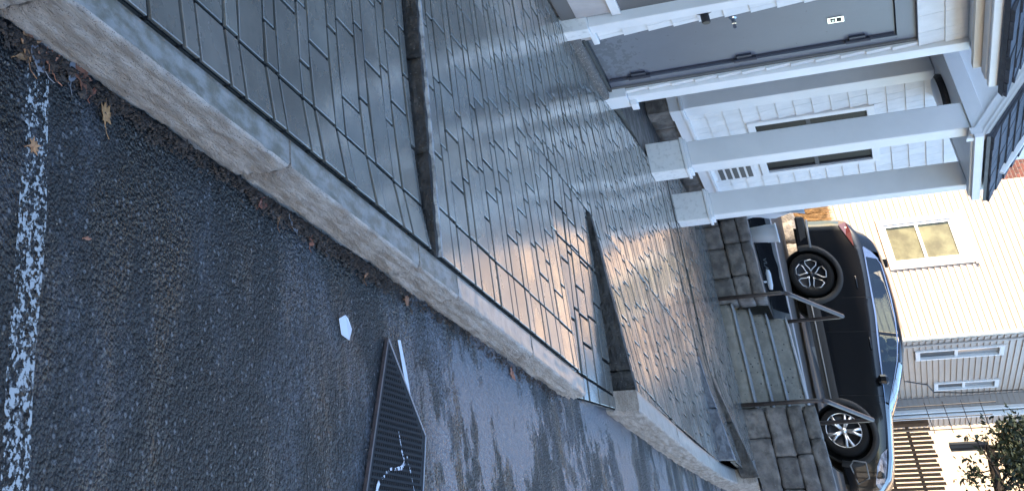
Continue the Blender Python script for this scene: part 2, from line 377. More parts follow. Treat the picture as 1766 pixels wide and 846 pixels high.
def rough_block(mb, x0, x1, y0, y1, z0, z1, cell=.04, amp=.012, fr=9., seed=0., rnd=.012, axes=(1, 1, 1), zt=None, zb=None):
    """a box cut into a grid, its faces pushed in and out by noise; zt/zb give top and bottom heights as functions of (x, y)"""
    n = [max(1, min(60, int(round(abs(b - a) / cell)))) for a, b in ((x0, x1), (y0, y1), (z0, z1))]
    idx = {}; vs = []; fs = []
    def vid(i, j, k):
        if (i, j, k) not in idx:
            p = Vector((lerp(x0, x1, i / n[0]), lerp(y0, y1, j / n[1]), 0)); zz0 = zb(p.x, p.y) if zb else z0; zz1 = zt(p.x, p.y) if zt else z1
            p.z = lerp(zz0, zz1, k / n[2])
            e = [0 if i not in (0, n[0]) else (1 if i else -1), 0 if j not in (0, n[1]) else (1 if j else -1), 0 if k not in (0, n[2]) else (1 if k else -1)]
            q = p * fr + Vector((seed, seed * 1.7, seed * .3))
            a = amp * (noise.noise(q) + .55 * noise.noise(q * 2.3) + .3 * noise.noise(q * 5.1))
            cnt = sum(abs(t) for t in e)
            for t in range(3):
                if e[t]:
                    p[t] += e[t] * a * axes[t]
                    if cnt > 1: p[t] -= e[t] * rnd * (cnt - 1) * .6
            idx[(i, j, k)] = len(vs); vs.append(tuple(p))
        return idx[(i, j, k)]
    for i in range(n[0]):
        for j in range(n[1]):
            for k in (0, n[2]): fs.append((vid(i, j, k), vid(i + 1, j, k), vid(i + 1, j + 1, k), vid(i, j + 1, k)))
    for i in range(n[0]):
        for k in range(n[2]):
            for j in (0, n[1]): fs.append((vid(i, j, k), vid(i + 1, j, k), vid(i + 1, j, k + 1), vid(i, j, k + 1)))
    for j in range(n[1]):
        for k in range(n[2]):
            for i in (0, n[0]): fs.append((vid(i, j, k), vid(i, j + 1, k), vid(i, j + 1, k + 1), vid(i, j, k + 1)))
    return mb.add(vs, fs)

# ------------------------------------------------------------------ lie of the land
ST = [(-20, -2.5), (0, -1.585), (2, -1.485), (4, -1.40), (6, -1.325), (7.5, -1.25), (10, -1.24), (13, -1.25), (60, -1.25)]
XO = [(0, -1.19), (2, -1.21), (4.5, -1.238), (6.7, -1.257), (7.5, -1.33), (9.9, -1.42), (12.2, -1.57), (16, -1.85)]
def xo(Y): return tab(XO, Y)
def street(X, Y): return tab(ST, Y) + .008 * (X - xo(Y))
ZH = [(0, -1.32), (4, -1.275), (7, -1.21), (9.2, -1.195), (11, -1.095), (15.2, -1.045)]
def zcurb1(Y): return -1.348 + .0237 * Y
def T1(X, Y):
    return lerp(zcurb1(Y), tab(ZH, Y), clamp((-1.34 - X) / 2.74))
def S0(X, Y): return T1(X, Y) - .042 * (1 - math.exp(-max(-1.34 - X, 0) / .18))
def ramp(X, Y): return lerp(street(-1.3, Y) + .012 + .05 * clamp((Y - 6.7) / .8), T1(-2.5, Y), clamp((-1.3 - X) / 1.2))
ZC2 = [(7.5, -1.07), (9.9, -1.075), (11.6, -1.095), (12.3, -1.06)]
ZM2 = [(7.6, -1.172), (9, -1.135), (11.6, -1.09), (15, -1.06)]
def T2(X, Y):
    c = tab(ZC2, Y); mm = tab(ZM2, Y); xc = xo(Y) - .1
    if X > -2.5: return lerp(c, mm, clamp((xc - X) / (xc + 2.5)))
    return lerp(mm, tab(ZH, Y), clamp((-2.5 - X) / 1.58))
def tread1(X, Y):
    b = T2(X, 11.6); return b + max(0., .125 * clamp((X + 2.45) / .85))
def walk(X, Y):
    a = tread1(X, Y) + max(0., .10 * clamp((X + 2.5) / .9)); e = tab([(-4.65, -1.035), (-3.8, -1.062), (-2.2, -1.085)], X)
    return lerp(a, e, clamp((Y - 12.4) / 2.8))
def lot(X, Y): return -.435 - .0695 * (X + 6.41)

# ------------------------------------------------------------------ ground, street
mb = MB(); xs = [-300, -60, -1.6, -1.2, -.6, 0, 1, 2.5, 5, 9, 30, 300]; ys = [-300, -20, -8, -3, 0, 2, 4, 6, 7.5, 10, 13, 20, 40, 300]
mb.add([(x, y, street(max(-2, min(x, 9)), y) if y > -20 else -2.5) for y in ys for x in xs],
       [(j * len(xs) + i, j * len(xs) + i + 1, (j + 1) * len(xs) + i + 1, (j + 1) * len(xs) + i) for j in range(len(ys) - 1) for i in range(len(xs) - 1)])
tag(mb.build('street', 'asphalt', origin=(0, 0, -1.6)), kind='structure')

def sheet(name, poly, zf, mat, step=.25, lift=0., kind='structure', parent=None):
    """a thin sheet that follows a height function inside a convex outline"""
    x0 = min(p[0] for p in poly); x1 = max(p[0] for p in poly); y0 = min(p[1] for p in poly); y1 = max(p[1] for p in poly)
    mb = MB(); nx = max(1, int((x1 - x0) / step)); ny = max(1, int((y1 - y0) / step))
    for i in range(nx):
        for j in range(ny):
            c = [(lerp(x0, x1, i / nx), lerp(y0, y1, j / ny)), (lerp(x0, x1, (i + 1) / nx), lerp(y0, y1, j / ny)), (lerp(x0, x1, (i + 1) / nx), lerp(y0, y1, (j + 1) / ny)), (lerp(x0, x1, i / nx), lerp(y0, y1, (j + 1) / ny))]
            c = clip(c, planes(poly))
            if len(c) > 2: mb.add([(p[0], p[1], zf(p[0], p[1]) + lift) for p in c], [tuple(range(len(c)))])
    o = mb.build(name, mat, parent=parent)
    return tag(o, kind=kind) if kind else o
def planes(poly):
    """inward half planes of a counter-clockwise convex outline"""
    a = sum(poly[i][0] * poly[(i + 1) % len(poly)][1] - poly[(i + 1) % len(poly)][0] * poly[i][1] for i in range(len(poly)))
    P = poly if a > 0 else poly[::-1]; out = []
    for i in range(len(P)):
        (x0, y0), (x1, y1) = P[i], P[(i + 1) % len(P)]
        out.append((-(y1 - y0), x1 - x0, -(-(y1 - y0) * x0 + (x1 - x0) * y0)))
    return out
def clip(poly, pls):
    for a, b, c in pls:
        out = []
        for i in range(len(poly)):
            p, q = poly[i], poly[(i + 1) % len(poly)]; dp = a * p[0] + b * p[1] + c; dq = a * q[0] + b * q[1] + c
            if dp >= 0: out.append(p)
            if (dp > 0 > dq) or (dp < 0 < dq):
                t = dp / (dp - dq); out.append((p[0] + (q[0] - p[0]) * t, p[1] + (q[1] - p[1]) * t))
        poly = out
        if len(poly) < 3: return []
    return poly
def area(p): return abs(sum(p[i][0] * p[(i + 1) % len(p)][1] - p[(i + 1) % len(p)][0] * p[i][1] for i in range(len(p)))) / 2

# ------------------------------------------------------------------ pavers
def shrink(p, g):
    cx = sum(q[0] for q in p) / len(p); cy = sum(q[1] for q in p) / len(p)
    x0 = min(q[0] for q in p); x1 = max(q[0] for q in p); y0 = min(q[1] for q in p); y1 = max(q[1] for q in p)
    sx = max(.3, 1 - 2 * g / max(1e-4, x1 - x0)); sy = max(.3, 1 - 2 * g * 1.35 / max(1e-4, y1 - y0))
    return [(cx + (q[0] - cx) * sx, cy + (q[1] - cy) * sy) for q in p]
def paver_mb(mb, poly, zf, jz=None, gap=.0068, cham=.0015, th=.045):
    a = shrink(poly, gap); b = shrink(a, cham)
    cx = sum(q[0] for q in a) / len(a); cy = sum(q[1] for q in a) / len(a)
    jz = RND.gauss(0, .0012) if jz is None else jz; tx = RND.gauss(0, .0045); ty = RND.gauss(0, .0045)
    z = lambda p, o: zf(p[0], p[1]) + jz + tx * (p[0] - cx) + ty * (p[1] - cy) + o
    n = len(a)
    vs = [(p[0], p[1], z(p, -th)) for p in a] + [(p[0], p[1], z(p, -cham)) for p in a] + [(p[0], p[1], z(p, 0)) for p in b]
    fs = [tuple(range(2 * n, 3 * n))]
    for i in range(n):
        j = (i + 1) % n
        fs += [(i, j, n + j, n + i), (n + i, n + j, 2 * n + j, 2 * n + i)]
    mb.add(vs, fs)
def paver_cells(x1, x0, ya, yb, seed, first=.215):
    """rows run away from the kerb line x1 towards the houses; row widths alternate wide and narrow"""
    rr = random.Random(seed); cells = []; y = ya; k = 0; off = 0.
    while y < yb:
        wd = (.178 if k % 2 == 0 else .092) if rr.random() < .82 else rr.choice((.178, .13, .178))
        x = x1; c = [x1, x1 - first + rr.uniform(-.003, .003)]
        off = (off + rr.choice((.07, .11, .14, .18))) % .30
        x = c[1] - (.12 + off)
        while x > x0 - .3:
            c.append(x); x -= rr.choice((.30, .30, .22, .15)) if wd > .1 else rr.choice((.30, .22))
        for a, b in zip(c, c[1:]): cells.append([(b, y), (a, y), (a, y + wd), (b, y + wd)])
        y += wd; k += 1
    return cells
def lay(name, regions, x1, x0, ya, yb, seed, mat, limit=300, near=lambda p: math.hypot(p[0], p[1]), maxd=99.):
    base = MB()
    root = None; items = []
    for poly, zf in regions:
        pl = planes(poly)
        for c in paver_cells(x1, x0, ya, yb, seed):
            q = clip(c, pl)
            if len(q) > 2 and area(q) > .0012: items.append((q, zf))
    for poly, zf in regions:
        x0_, x1_ = min(p[0] for p in poly), max(p[0] for p in poly); y0_, y1_ = min(p[1] for p in poly), max(p[1] for p in poly)
        gs_ = .09 if name == 'sidewalk' else .2; nx = max(1, int((x1_ - x0_) / gs_)); ny = max(1, int((y1_ - y0_) / gs_)); pl = planes(poly)
        for i in range(nx):
            for j in range(ny):
                c = [(lerp(x0_, x1_, i / nx), lerp(y0_, y1_, j / ny)), (lerp(x0_, x1_, (i + 1) / nx), lerp(y0_, y1_, j / ny)), (lerp(x0_, x1_, (i + 1) / nx), lerp(y0_, y1_, (j + 1) / ny)), (lerp(x0_, x1_, i / nx), lerp(y0_, y1_, (j + 1) / ny))]
                c = clip(c, pl)
                if len(c) > 2: base.add([(p[0], p[1], zf(p[0], p[1]) - .010) for p in c], [tuple(range(len(c)))])
    root = tag(base.build(name, 'bedding'), kind='structure')
    items.sort(key=lambda it: near((sum(p[0] for p in it[0]) / len(it[0]), sum(p[1] for p in it[0]) / len(it[0]))))
    rest = MB(); n = 0
    for q, zf in items:
        cx = sum(p[0] for p in q) / len(q); cy = sum(p[1] for p in q) / len(q)
        if n < limit and near((cx, cy)) < maxd:
            o = MB(); paver_mb(o, q, zf, gap=.0068 if cy < 6.6 else .0085); o.build('paver', mat, parent=root); n += 1
        else: paver_mb(rest, q, zf, gap=.009)
    if rest.v: tag(rest.build('far_pavers', mat, parent=root), kind='stuff')
    return root
def xin(Y): return xo(Y) - .105
WALLX = -4.0
L1 = 6.62
lay('sidewalk', [([(xin(0), 0.2), (xin(2), 2), (xin(4.33), 4.33), (WALLX, 4.47), (WALLX, .2)], S0)], -1.295, WALLX, .3, 4.6, 5, 'paver', 300,
    near=lambda p: math.hypot(p[0] + 1.3, (p[1] - 2.6)) if p[1] > .45 * abs(p[0]) + 1.0 else 50 + abs(p[0]))
lay('terrace', [([(xin(4.42), 4.42), (xin(6.62), 6.60), (-1.81, 6.60), (-2.1, 6.555), (-3.09, 5.79), (WALLX, 5.08), (WALLX, 4.56)], T1)], -1.325, WALLX, 4.40, 6.8, 9, 'paver', 300)
lay('kerb_ramp', [([(-1.27, 6.655), (-2.1, 6.565), (-2.1, 7.58), (-1.34, 7.49)], ramp), ([(-2.1, 6.565), (-2.5, 6.25), (-2.5, 7.62), (-2.1, 7.58)], ramp)], -1.2, -2.6, 6.2, 7.75, 21, 'paver', 300)
lay('plaza', [([(-2.5, 6.25), (-3.09, 5.80), (WALLX, 5.09), (-4.02, 11.6), (-2.5, 11.6)], lambda x, y: T1(x, y) if y < 7.6 else lerp(T1(x, y), T2(x, y), clamp((y - 7.6) / 1.5))),
              ([(xin(7.62), 7.60), (-2.5, 7.70), (-2.5, 11.58), (xin(11.58), 11.58)], T2)], -1.30, -4.1, 5.1, 11.7, 33, 'paver', 300, near=lambda p: p[1] + .35 * abs(p[0] + 1.4), maxd=9.2)
lay('walkway', [([(xin(11.75), 11.70), (-4.3, 11.62), (-4.3, 12.28), (xin(12.3), 12.28)], tread1), ([(-1.72, 12.46), (-4.6, 12.40), (-4.75, 15.17), (-2.15, 15.17)], walk)], -1.5, -4.8, 11.6, 15.3, 41, 'paver', 0)
sheet('walkway_edge', [(-1.55, 12.44), (-1.73, 12.46), (-2.16, 15.17), (-1.80, 15.17)], walk, 'concrete walk', lift=.002)

# ------------------------------------------------------------------ granite kerb
def kerb(name, label, ya, yb, ztop, seed, top='kerb moss', wd=.088):
    root = thing(name, (xo((ya + yb) / 2) - .05, (ya + yb) / 2, street(xo((ya + yb) / 2), (ya + yb) / 2)), label, 'kerb stone', 'granite kerb stones along the street')
    b = MB(); n0 = MB()
    ya += .005; yb -= .005
    # grid in (profile, length): bottom of street face -> top arris -> back of top -> down
    nl = max(4, int((yb - ya) / .013)); prof = [(0, -.12)] + [(0, k / 17) for k in range(17)] + [(.02, .985), (.07, 1.)]
    vs = []; fs = []
    for j in range(nl + 1):
        Y = lerp(ya, yb, j / nl); X = xo(Y); zs = street(X, Y); zt = ztop(Y)
        for (dx, t) in prof:
            z = zs + (zt - zs) * t
            q = Vector((t * 3.1 + seed, Y * 5, t * 7)); q2 = Vector((seed * 2, Y * 13 + t * 5, t * 14)); q3 = Vector((seed, Y * 38 + t * 9, t * 46))
            a = (.008 * noise.noise(q) + .006 * noise.noise(q2) + .0055 * noise.noise(q3) + .003 * noise.noise(q3 * 2.3)) * (1 - .85 * clamp((t - .86) / .12))
            bulge = .007 * math.sin(clamp(t) * PI)
            e = 0.
            if j in (0, nl): e = -.010
            dz = -.012 * max(0., noise.noise(Vector((Y * 14, seed, 3))) - .25) if t >= .95 else 0
            vs.append((X + bulge + a * (1.2 - .5 * max(0, t)) - dx * .12 + e, Y, z + dz))
    m_ = len(prof)
    for j in range(nl):
        for i in range(m_ - 1): fs.append((j * m_ + i, j * m_ + i + 1, (j + 1) * m_ + i + 1, (j + 1) * m_ + i))
    b.add(vs, fs)
    for j0, Y in ((0, ya), (nl, yb)):     # end faces
        base = [vs[j0 * m_ + i] for i in range(m_)]; back = [(xo(Y) - wd, Y, p[2]) for p in base]
        b.add(base + back, [(i, i + 1, m_ + i + 1, m_ + i) for i in range(m_ - 1)])
    b.build('split_face', 'granite kerb', parent=root, smooth=True)
    t = MB(); vs = []; fs = []; nt_ = 6
    for j in range(nl + 1):
        Y = lerp(ya, yb, j / nl); xa = b.v[j * m_ + m_ - 1][0]; za = b.v[j * m_ + m_ - 1][2]
        for i in range(nt_ + 1):
            u = i / nt_; X = lerp(xa, xo(Y) - wd, u)
            vs.append((X, Y, lerp(za, ztop(Y) - .002, min(1, u * 3)) + .003 * noise.noise(Vector((X * 25, Y * 14, seed))) * (1 if 0 < i < nt_ else 0)))
        vs.append((xo(Y) - wd - .001, Y, ztop(Y) - .06))
    k = nt_ + 2
    for j in range(nl):
        for i in range(k - 1): fs.append((j * k + i, j * k + i + 1, (j + 1) * k + i + 1, (j + 1) * k + i))
    t.add(vs, fs); t.build('top', top, parent=root, smooth=True)
    return root
KL = ['rough split granite kerb stone nearest the camera, at the start of the white line',
      'long pale granite kerb stone beside the fallen leaves, mossy wet top',
      'granite kerb stone with leaf litter at its foot, second towards the dark step',
      'short granite kerb stone just past the end of the dark step',
      'long sunlit-looking granite kerb stone above the grey paper scrap on the asphalt',
      'last granite kerb stone of the lower terrace, rounded end at the ramp']
KY = [.2, 1.87, 3.05, 4.16, 4.60, 5.65, 6.64]
for i in range(6): kerb('kerb_stone', KL[i], KY[i], KY[i + 1], lambda Y: zcurb1(Y), i * 3.3 + 1, 'kerb moss' if i < 4 else 'kerb top')
K2 = ['white rough-faced granite kerb stone at the foot of the upper terrace', 'white granite kerb stone further up the upper terrace', 'farthest granite kerb stone, tapering at the two granite steps']
for i, (a, b_) in enumerate(((7.5, 9.0), (9.0, 10.7), (10.7, 12.35))): kerb('kerb_stone', K2[i], a, b_, lambda Y: tab(ZC2, Y) + .003, 31 + i * 2.7, 'kerb top', .11)
kerb('kerb_stone', 'low granite kerb stone beyond the steps beside the smooth walkway edge', 12.36, 15.2, lambda Y: walk(-1.7, Y), 47, 'concrete walk', .11)

# ------------------------------------------------------------------ risers of the terraces
def riser(name, label, cat, segs, y, zt, zb, mat, top_mat=None, seed=1., thick=.07, skew=0., proud=.002):
    x0 = min(s[0] for s in segs); x1 = max(s[1] for s in segs)
    root = thing(name, ((x0 + x1) / 2, y, zb((x0 + x1) / 2, y)), label, cat)
    for k, (a, b_) in enumerate(segs):
        bl = MB(); rough_block(bl, a + .003, b_ - .003, 0, thick, 0, 1, cell=.026, amp=.008, fr=16., seed=seed + k * 5, rnd=.004, zt=lambda X, Y: zt(X, y) + proud, zb=lambda X, Y: zb(X, y) - .05)
        bl.v = [(v[0], v[1] + y + skew * (v[0] - x1), v[2]) for v in bl.v]
        bl.build('step_stone', mat, parent=root, smooth=True)
    if top_mat:
        t = MB(); n = 40
        for k in range(n):
            a = lerp(x0, x1, k / n); c = lerp(x0, x1, (k + 1) / n)
            wj = thick * (.30 + .5 * abs(noise.noise(Vector((a * 9, seed, 0))))); f = lambda X: y + skew * (X - x1)
            t.add([(a, f(a) + thick - wj, zt(a, y) + proud + .011), (c, f(c) + thick - wj, zt(c, y) + proud + .011), (c, f(c) + thick + .005, zt(c, y) + proud + .010), (a, f(a) + thick + .005, zt(a, y) + proud + .010),
                   (a, f(a) + thick - wj - .004, zt(a, y) - .03), (c, f(c) + thick - wj - .004, zt(c, y) - .03)], [(0, 1, 2, 3), (4, 5, 1, 0)])
        t.build('lit_rim_strip', top_mat, parent=root)  # pale strip added to stand for the lit upper rim of the stones
    return root
riser('stone_step', 'thin dark rough stone step running across the pavers to the kerb', 'step', [(-1.74, -1.335), (-2.17, -1.74), (-2.95, -2.17), (-4.0, -2.95)], 4.36, T1, S0, 'dark granite', 'lit rim pale', 2., .042, -.085)
riser('terrace_riser', 'black wedge-shaped granite riser beside the kerb ramp, tapering towards the houses', 'step', [(-1.55, -1.44), (-2.5, -1.55)], 7.53, lambda X, Y: T2(X, 7.6), lambda X, Y: ramp(X, 7.5), 'dark granite', None, 5., .07, -.10)
riser('lower_granite_step', 'bluish rough granite step at the far end of the upper terrace', 'step', [(-2.05, -1.66), (-2.46, -2.05)], 11.62, tread1, T2, 'blue granite', None, 9., .07, 0.)
riser('upper_granite_step', 'brown rough granite step just behind the bluish one', 'step', [(-2.05, -1.62), (-2.5, -2.05)], 12.32, walk, tread1, 'brown granite', None, 12., .07, 0.)

# ------------------------------------------------------------------ shingles and boards
def unit_wedge(name, mat, t0=.012, t1=.003):
    """unit board: width along +x, height along +z, thick lower edge facing -y"""
    m_ = MB(); m_.add([(0, -t0, 0), (1, -t0, 0), (1, -t1, 1), (0, -t1, 1), (0, .004, 0), (1, .004, 0), (1, .004, 1), (0, .004, 1)],
                      [(0, 1, 2, 3), (4, 7, 6, 5), (0, 4, 5, 1), (3, 2, 6, 7), (0, 3, 7, 4), (1, 5, 6, 2)])
    return m_.mesh(name, (0, 0, 0), mat)
WEDGE = unit_wedge('shingle', 'shingle', .020, .006)
def shingles(parent, org, facing, length, z0, z1, ex, holes=(), seed=1, me=None, wmin=.12, wmax=.27, name='shingle', gap=.004):
    """courses of shingles on a plumb wall. facing 'x': outward +x, runs along +y. facing '-y': outward -y, runs along +x."""
    me = me or WEDGE; rr = random.Random(seed); z = z0
    while z < z1 - .02:
        h = min(ex, z1 - z); u = 0.
        segs = [(0., length)]
        extra = []
        for (a, b, c, d) in holes:
            if c < z + h - .02 and d > z + .02:
                if d < z + h - .012: extra.append((a, b, d, z + h))
                if c > z + .012: extra.append((a, b, z, c))
            if c < z + h - .02 and d > z + .02:
                ns = []
                for s, e in segs:
                    if b <= s or a >= e: ns.append((s, e)); continue
                    if a - s > .02: ns.append((s, a))
                    if e - b > .02: ns.append((b, e))
                segs = ns
        for s, e, za, zb in [(s, e, z, z + h) for s, e in segs] + [(s, e, za, zb) for s, e, za, zb in extra]:
            u = s
            while u < e - .01:
                wd = min(rr.uniform(wmin, wmax), e - u)
                if e - u - wd < .05: wd = e - u
                if facing == 'x': inst(name, me, parent, (org[0], org[1] + u + gap / 2, za + .001), (wd - gap, 1, zb - za + (.012 if zb >= z + h else -.002)), (0, 0, PI / 2))
                else: inst(name, me, parent, (org[0] + u + gap / 2, org[1], za + .001), (wd - gap, 1, zb - za + (.012 if zb >= z + h else -.002)))
                u += wd
        z += ex

# ------------------------------------------------------------------ near house with the grey door
H = thing('white_house', (-6, 6, -1.2), 'white shingled house with the dark grey door and slate eaves', 'house')
XW = -4.04
b = MB()
b.box(-12, XW - .008, 9.36 + .12, 9.62, -1.2, 1.52); b.box(-12, XW - .008, -5, 8.44, -1.2, 1.52); b.box(-12, XW - .008, 8.44, 9.48, 1.15, 1.52); b.box(-12, XW - .20, 8.40, 9.50, -1.3, 1.3)
b.build('wall', 'backing', parent=H)
holes = [(8.46 - 7.86, 9.50 - 7.86, -1.2, 1.150)]
shingles(H, (XW, 8.252, 0), 'x', 9.56 - 8.252, -1.0, 1.47, .178, [(8.49 - 8.252, 9.505 - 8.252, -1.3, 1.152)], 3, wmin=.14, wmax=.3)
shingles(H, (XW - .06, 6.6, 0), 'x', 8.13 - 6.6, -.82, 1.47, .178, (), 4)
MB().box(XW - .09, XW + .0, 5.0, 8.115, -1.09, -.84).build('skirt_panel', 'skirt panel', parent=H)
MB().box(XW - .09, XW + .025, 5.0, 8.115, -.838, -.775).build('sill_board', 'white trim', parent=H)
fb = MB(); rough_block(fb, XW - .2, XW - .03, 5.0, 8.115, -1.28, -.985, cell=.06, amp=.02, fr=7., seed=3); fb.build('foundation', 'foundation', parent=H, smooth=True)
# corner post left of the door
p = MB(); p.cbox(-4.09, -3.945, 8.12, 8.26, -1.23, -1.02, .006); p.build('post_base', 'old white trim', parent=H)
p = MB(); p.cbox(-4.075, -3.965, 8.135, 8.25, -1.019, 1.47, .005); p.build('corner_post', 'white trim', parent=H)

MB().cbox(XW - .02, XW + .05, 8.262, 8.50, -1.05, -1.005, .006).build('drip_cap', 'white trim', parent=H)
MB().cbox(XW - .02, XW + .02, 8.262, 8.46, -1.15, -1.052, .004).build('base_block', 'skirt panel', parent=H)
# door
D = MB(); D.box(XW - .085, XW - .043, 8.50, 9.385, -1.10, 1.0); dr = D.build('door', 'door paint', parent=H)
tag(dr, 'dark grey flush door, water-stained near its foot')
fr = MB(); fr.box(XW - .12, XW - .020, 9.388, 9.50, -1.13, 1.005); fr.box(XW - .12, XW - .020, 8.42, 9.50, 1.006, 1.148); fr.box(XW - .12, XW - .03, 8.42, 8.498, -1.13, 1.005)
fr.build('door_frame', 'door frame paint', parent=H)
MB().box(XW - .045, XW + .02, 8.44, 9.47, -1.125, -1.102).build('threshold', 'dark metal', parent=H)
pb = MB(); rough_block(pb, XW - .08, XW + .075, 8.265, 9.50, -1.30, -1.128, cell=.03, amp=.008, fr=22., seed=8); pb.build('pebble_sill', 'pebble strip', parent=H, smooth=True)
gs = MB(); gs.box(XW - .042, XW - .036, 9.362, 9.386, -1.09, .99); gs.build('hinge_strip', 'hinge', parent=dr)
for zc in (-.86, -.06, .74):
    h_ = MB(); h_.lathe([(.001, -.085), (.016, -.085), (.016, .085), (.001, .085)], (XW - .022, 9.372, zc), (0, 0, 1), 10); h_.box(XW - .043, XW - .026, 9.31, 9.372, zc - .055, zc + .055); h_.build('hinge', 'hinge', parent=dr)
k = MB(); k.lathe([(.001, 0), (.027, 0), (.027, .012), (.016, .02), (.012, .05), (.001, .05)], (XW - .043, 8.63, -.06), (1, 0, 0), 16); k.box(XW + .0, XW + .012, 8.622, 8.638, -.075, -.045); k.build('deadbolt', 'chrome', parent=dr)
k = MB(); k.prism([(XW + .012, 8.628, -.055), (XW + .012, 8.628, -.068), (XW + .05, 8.62, -.075), (XW + .06, 8.62, -.06), (XW + .05, 8.62, -.048)], (0, .003, 0)); k.build('key', 'chrome', parent=dr)
k = MB(); k.lathe([(.001, 0), (.062, 0), (.062, .012), (.03, .02), (.03, .10), (.026, .105), (.001, .105)], (XW + .012, 8.32, -.235), (1, 0, 0), 18); k.build('wall_outlet_cap', 'black fitting', parent=H)
k = MB(); k.box(XW - .043, XW - .035, 8.93, 9.02, .56, .67); pl = k.build('door_viewer', 'chrome', parent=dr)
k = MB(); k.box(XW - .035, XW - .033, 8.945, 9.005, .578, .612); k.box(XW - .035, XW - .033, 8.945, 9.005, .62, .652); k.build('viewer_lens', 'window dark', parent=pl)
k = MB(); k.box(XW - .033, XW - .031, 8.958, 8.992, .587, .604); k.build('viewer_rim', 'plate glass', parent=pl)
# corner board and its base right of the door
p = MB(); p.cbox(XW - .06, XW + .045, 9.565, 9.71, -1.0, 1.47, .004); p.build('corner_board', 'white trim', parent=H)
p = MB(); p.cbox(XW - .08, XW + .065, 9.50, 9.73, -1.24, -1.002, .005); p.build('corner_base', 'white trim', parent=H)
p = MB(); p.cbox(XW - .02, XW + .085, 9.64, 9.76, -1.0, -.945, .004); p.build('base_cap', 'white trim', parent=H)
# eaves above the door
e = MB(); e.box(XW - .1, -3.86, -5, 9.66, 1.47, 1.50); e.build('soffit', 'white trim', parent=H)
e = MB(); e.box(-3.885, -3.845, -5, 9.70, 1.44, 1.52); e.build('frieze', 'beige trim', parent=H)
e = MB(); e.cbox(-3.84, -3.76, -5, 9.74, 1.49, 1.60, .006); e.build('gutter', 'white trim', parent=H)
e = MB(); e.cbox(-3.755, -3.725, -5, 9.80, 1.50, 1.585, .004); e.build('fascia', 'white trim', parent=H)
RZ = lambda X: 1.605 + (-3.70 - X) * .85
rf = MB(); rf.prism([(-3.66, -5.5, RZ(-3.66)), (-8.2, -5.5, RZ(-8.2)), (-8.2, -5.5, RZ(-8.2) - .1), (-3.70, -5.5, RZ(-3.70) - .05)], (0, 15.36, 0))
rf.prism([(-8.2, -5.5, RZ(-8.2)), (-12.6, -5.5, RZ(-3.8)), (-12.6, -5.5, RZ(-3.8) - .1), (-8.2, -5.5, RZ(-8.2) - .1)], (0, 15.36, 0))
roof = rf.build('roof', 'roof slate', parent=H)
g = MB(); g.prism([(-12, 9.55, 1.5), (-4.1, 9.55, 1.5), (-8.1, 9.55, RZ(-8.2) - .2)], (0, .06, 0)); g.prism([(-12, -4.9, 1.5), (-4.1, -4.9, 1.5), (-8.1, -4.9, RZ(-8.2) - .2)], (0, .06, 0)); g.build('gable', 'white trim', parent=H)
SL = unit_wedge('slate', 'roof slate', .016, .004)
def slates(parent, x_e, z_e, pitch, ya, yb, rows, ex, seed):
    """rows of slates on a slope that faces +x and rises towards -x; pitch in radians"""
    rr = random.Random(seed)
    for r in range(rows):
        y = ya - rr.uniform(0, .12)
        while y < yb:
            wd = min(rr.uniform(.15, .30), yb - y + .001)
            if y + wd > ya:
                y0_ = max(y, ya)
                px_ = x_e - r * ex * math.cos(pitch); pz_ = z_e + r * ex * math.sin(pitch)
                o = inst('slate', SL, parent, (px_, y0_ + .002, pz_ + .006), (max(.02, y + wd - y0_ - .014), rr.uniform(.8, 1.5), ex * 1.03))
                o.rotation_euler = Matrix(((0, 0, 0), (0, 0, 0), (0, 0, 0))).to_euler()
                # local x -> +y, local z -> up the slope, local -y -> outward normal
                c, s = math.cos(pitch), math.sin(pitch)
                R3 = Matrix(((0, -s, -c), (1, 0, 0), (0, -c, s)))
                o.rotation_euler = R3.to_euler()
            y += wd
slates(roof, -3.655, RZ(-3.655) + .004, math.atan(.85), 8.35, 9.84, 9, .125, 5)

# ------------------------------------------------------------------ window block behind the porch
B = thing('shingled_wing', (-6.6, 13.6, -1.1), 'white shingled wing with a dark twin window behind the porch columns', 'house')
XB = -4.83; YB = 12.2; YE = 14.9
b = MB(); b.box(-16.0, XB - .008, YB + .008, YE, -.90, 3.3); b.build('wall', 'backing', parent=B)  # its unseen depth and height are drawn out to shade the lot
WIN = (12.66, 14.27, -.24, .95)
shingles(B, (XB, YB + .02, 0), 'x', YE - YB - .02, -.75, 1.66, .165, [(WIN[0] - YB - .02, WIN[1] - YB - .02, WIN[2], WIN[3]), (13.86 - YB - .02, 14.30 - YB - .02, -.70, -.30)], 8)
MB().box(XB - .007, XB - .002, YB, YE, 1.67, 3.3).build('upper_wall', 'white trim', parent=B)
shingles(B, (-7.2, YB, 0), '-y', -5.02 + 7.2, -.75, 1.66, .165, (), 9)
for (a, c, d_, e_, nm) in ((XB - .04, XB + .03, -.885, -.775, 'water_table'), (XB - .04, XB + .055, -.774, -.745, 'water_table_cap')):
    MB().box(a, c, YB - .0, YE, d_, e_).build(nm, 'white trim', parent=B)
    MB().box(-7.2, XB - .041, YB - (.03 if c < XB + .05 else .055), YB + .03, d_, e_).build(nm, 'white trim', parent=B)
yy = YB - .06
sk = 0
while yy < YE:
    ln = RND.uniform(.35, .6); fb = MB(); rough_block(fb, XB - .3, XB - .005, yy + .006, min(yy + ln, YE) - .006, -1.12, -.89, cell=.07, amp=.018, fr=8., seed=sk); fb.build('foundation_stone', 'foundation', parent=B, smooth=True); yy += ln; sk += 4
fb = MB(); rough_block(fb, -7.2, XB - .31, YB - .05, YB + .2, -1.12, -.89, cell=.09, amp=.018, fr=8., seed=90); fb.build('foundation_stone', 'foundation', parent=B, smooth=True)
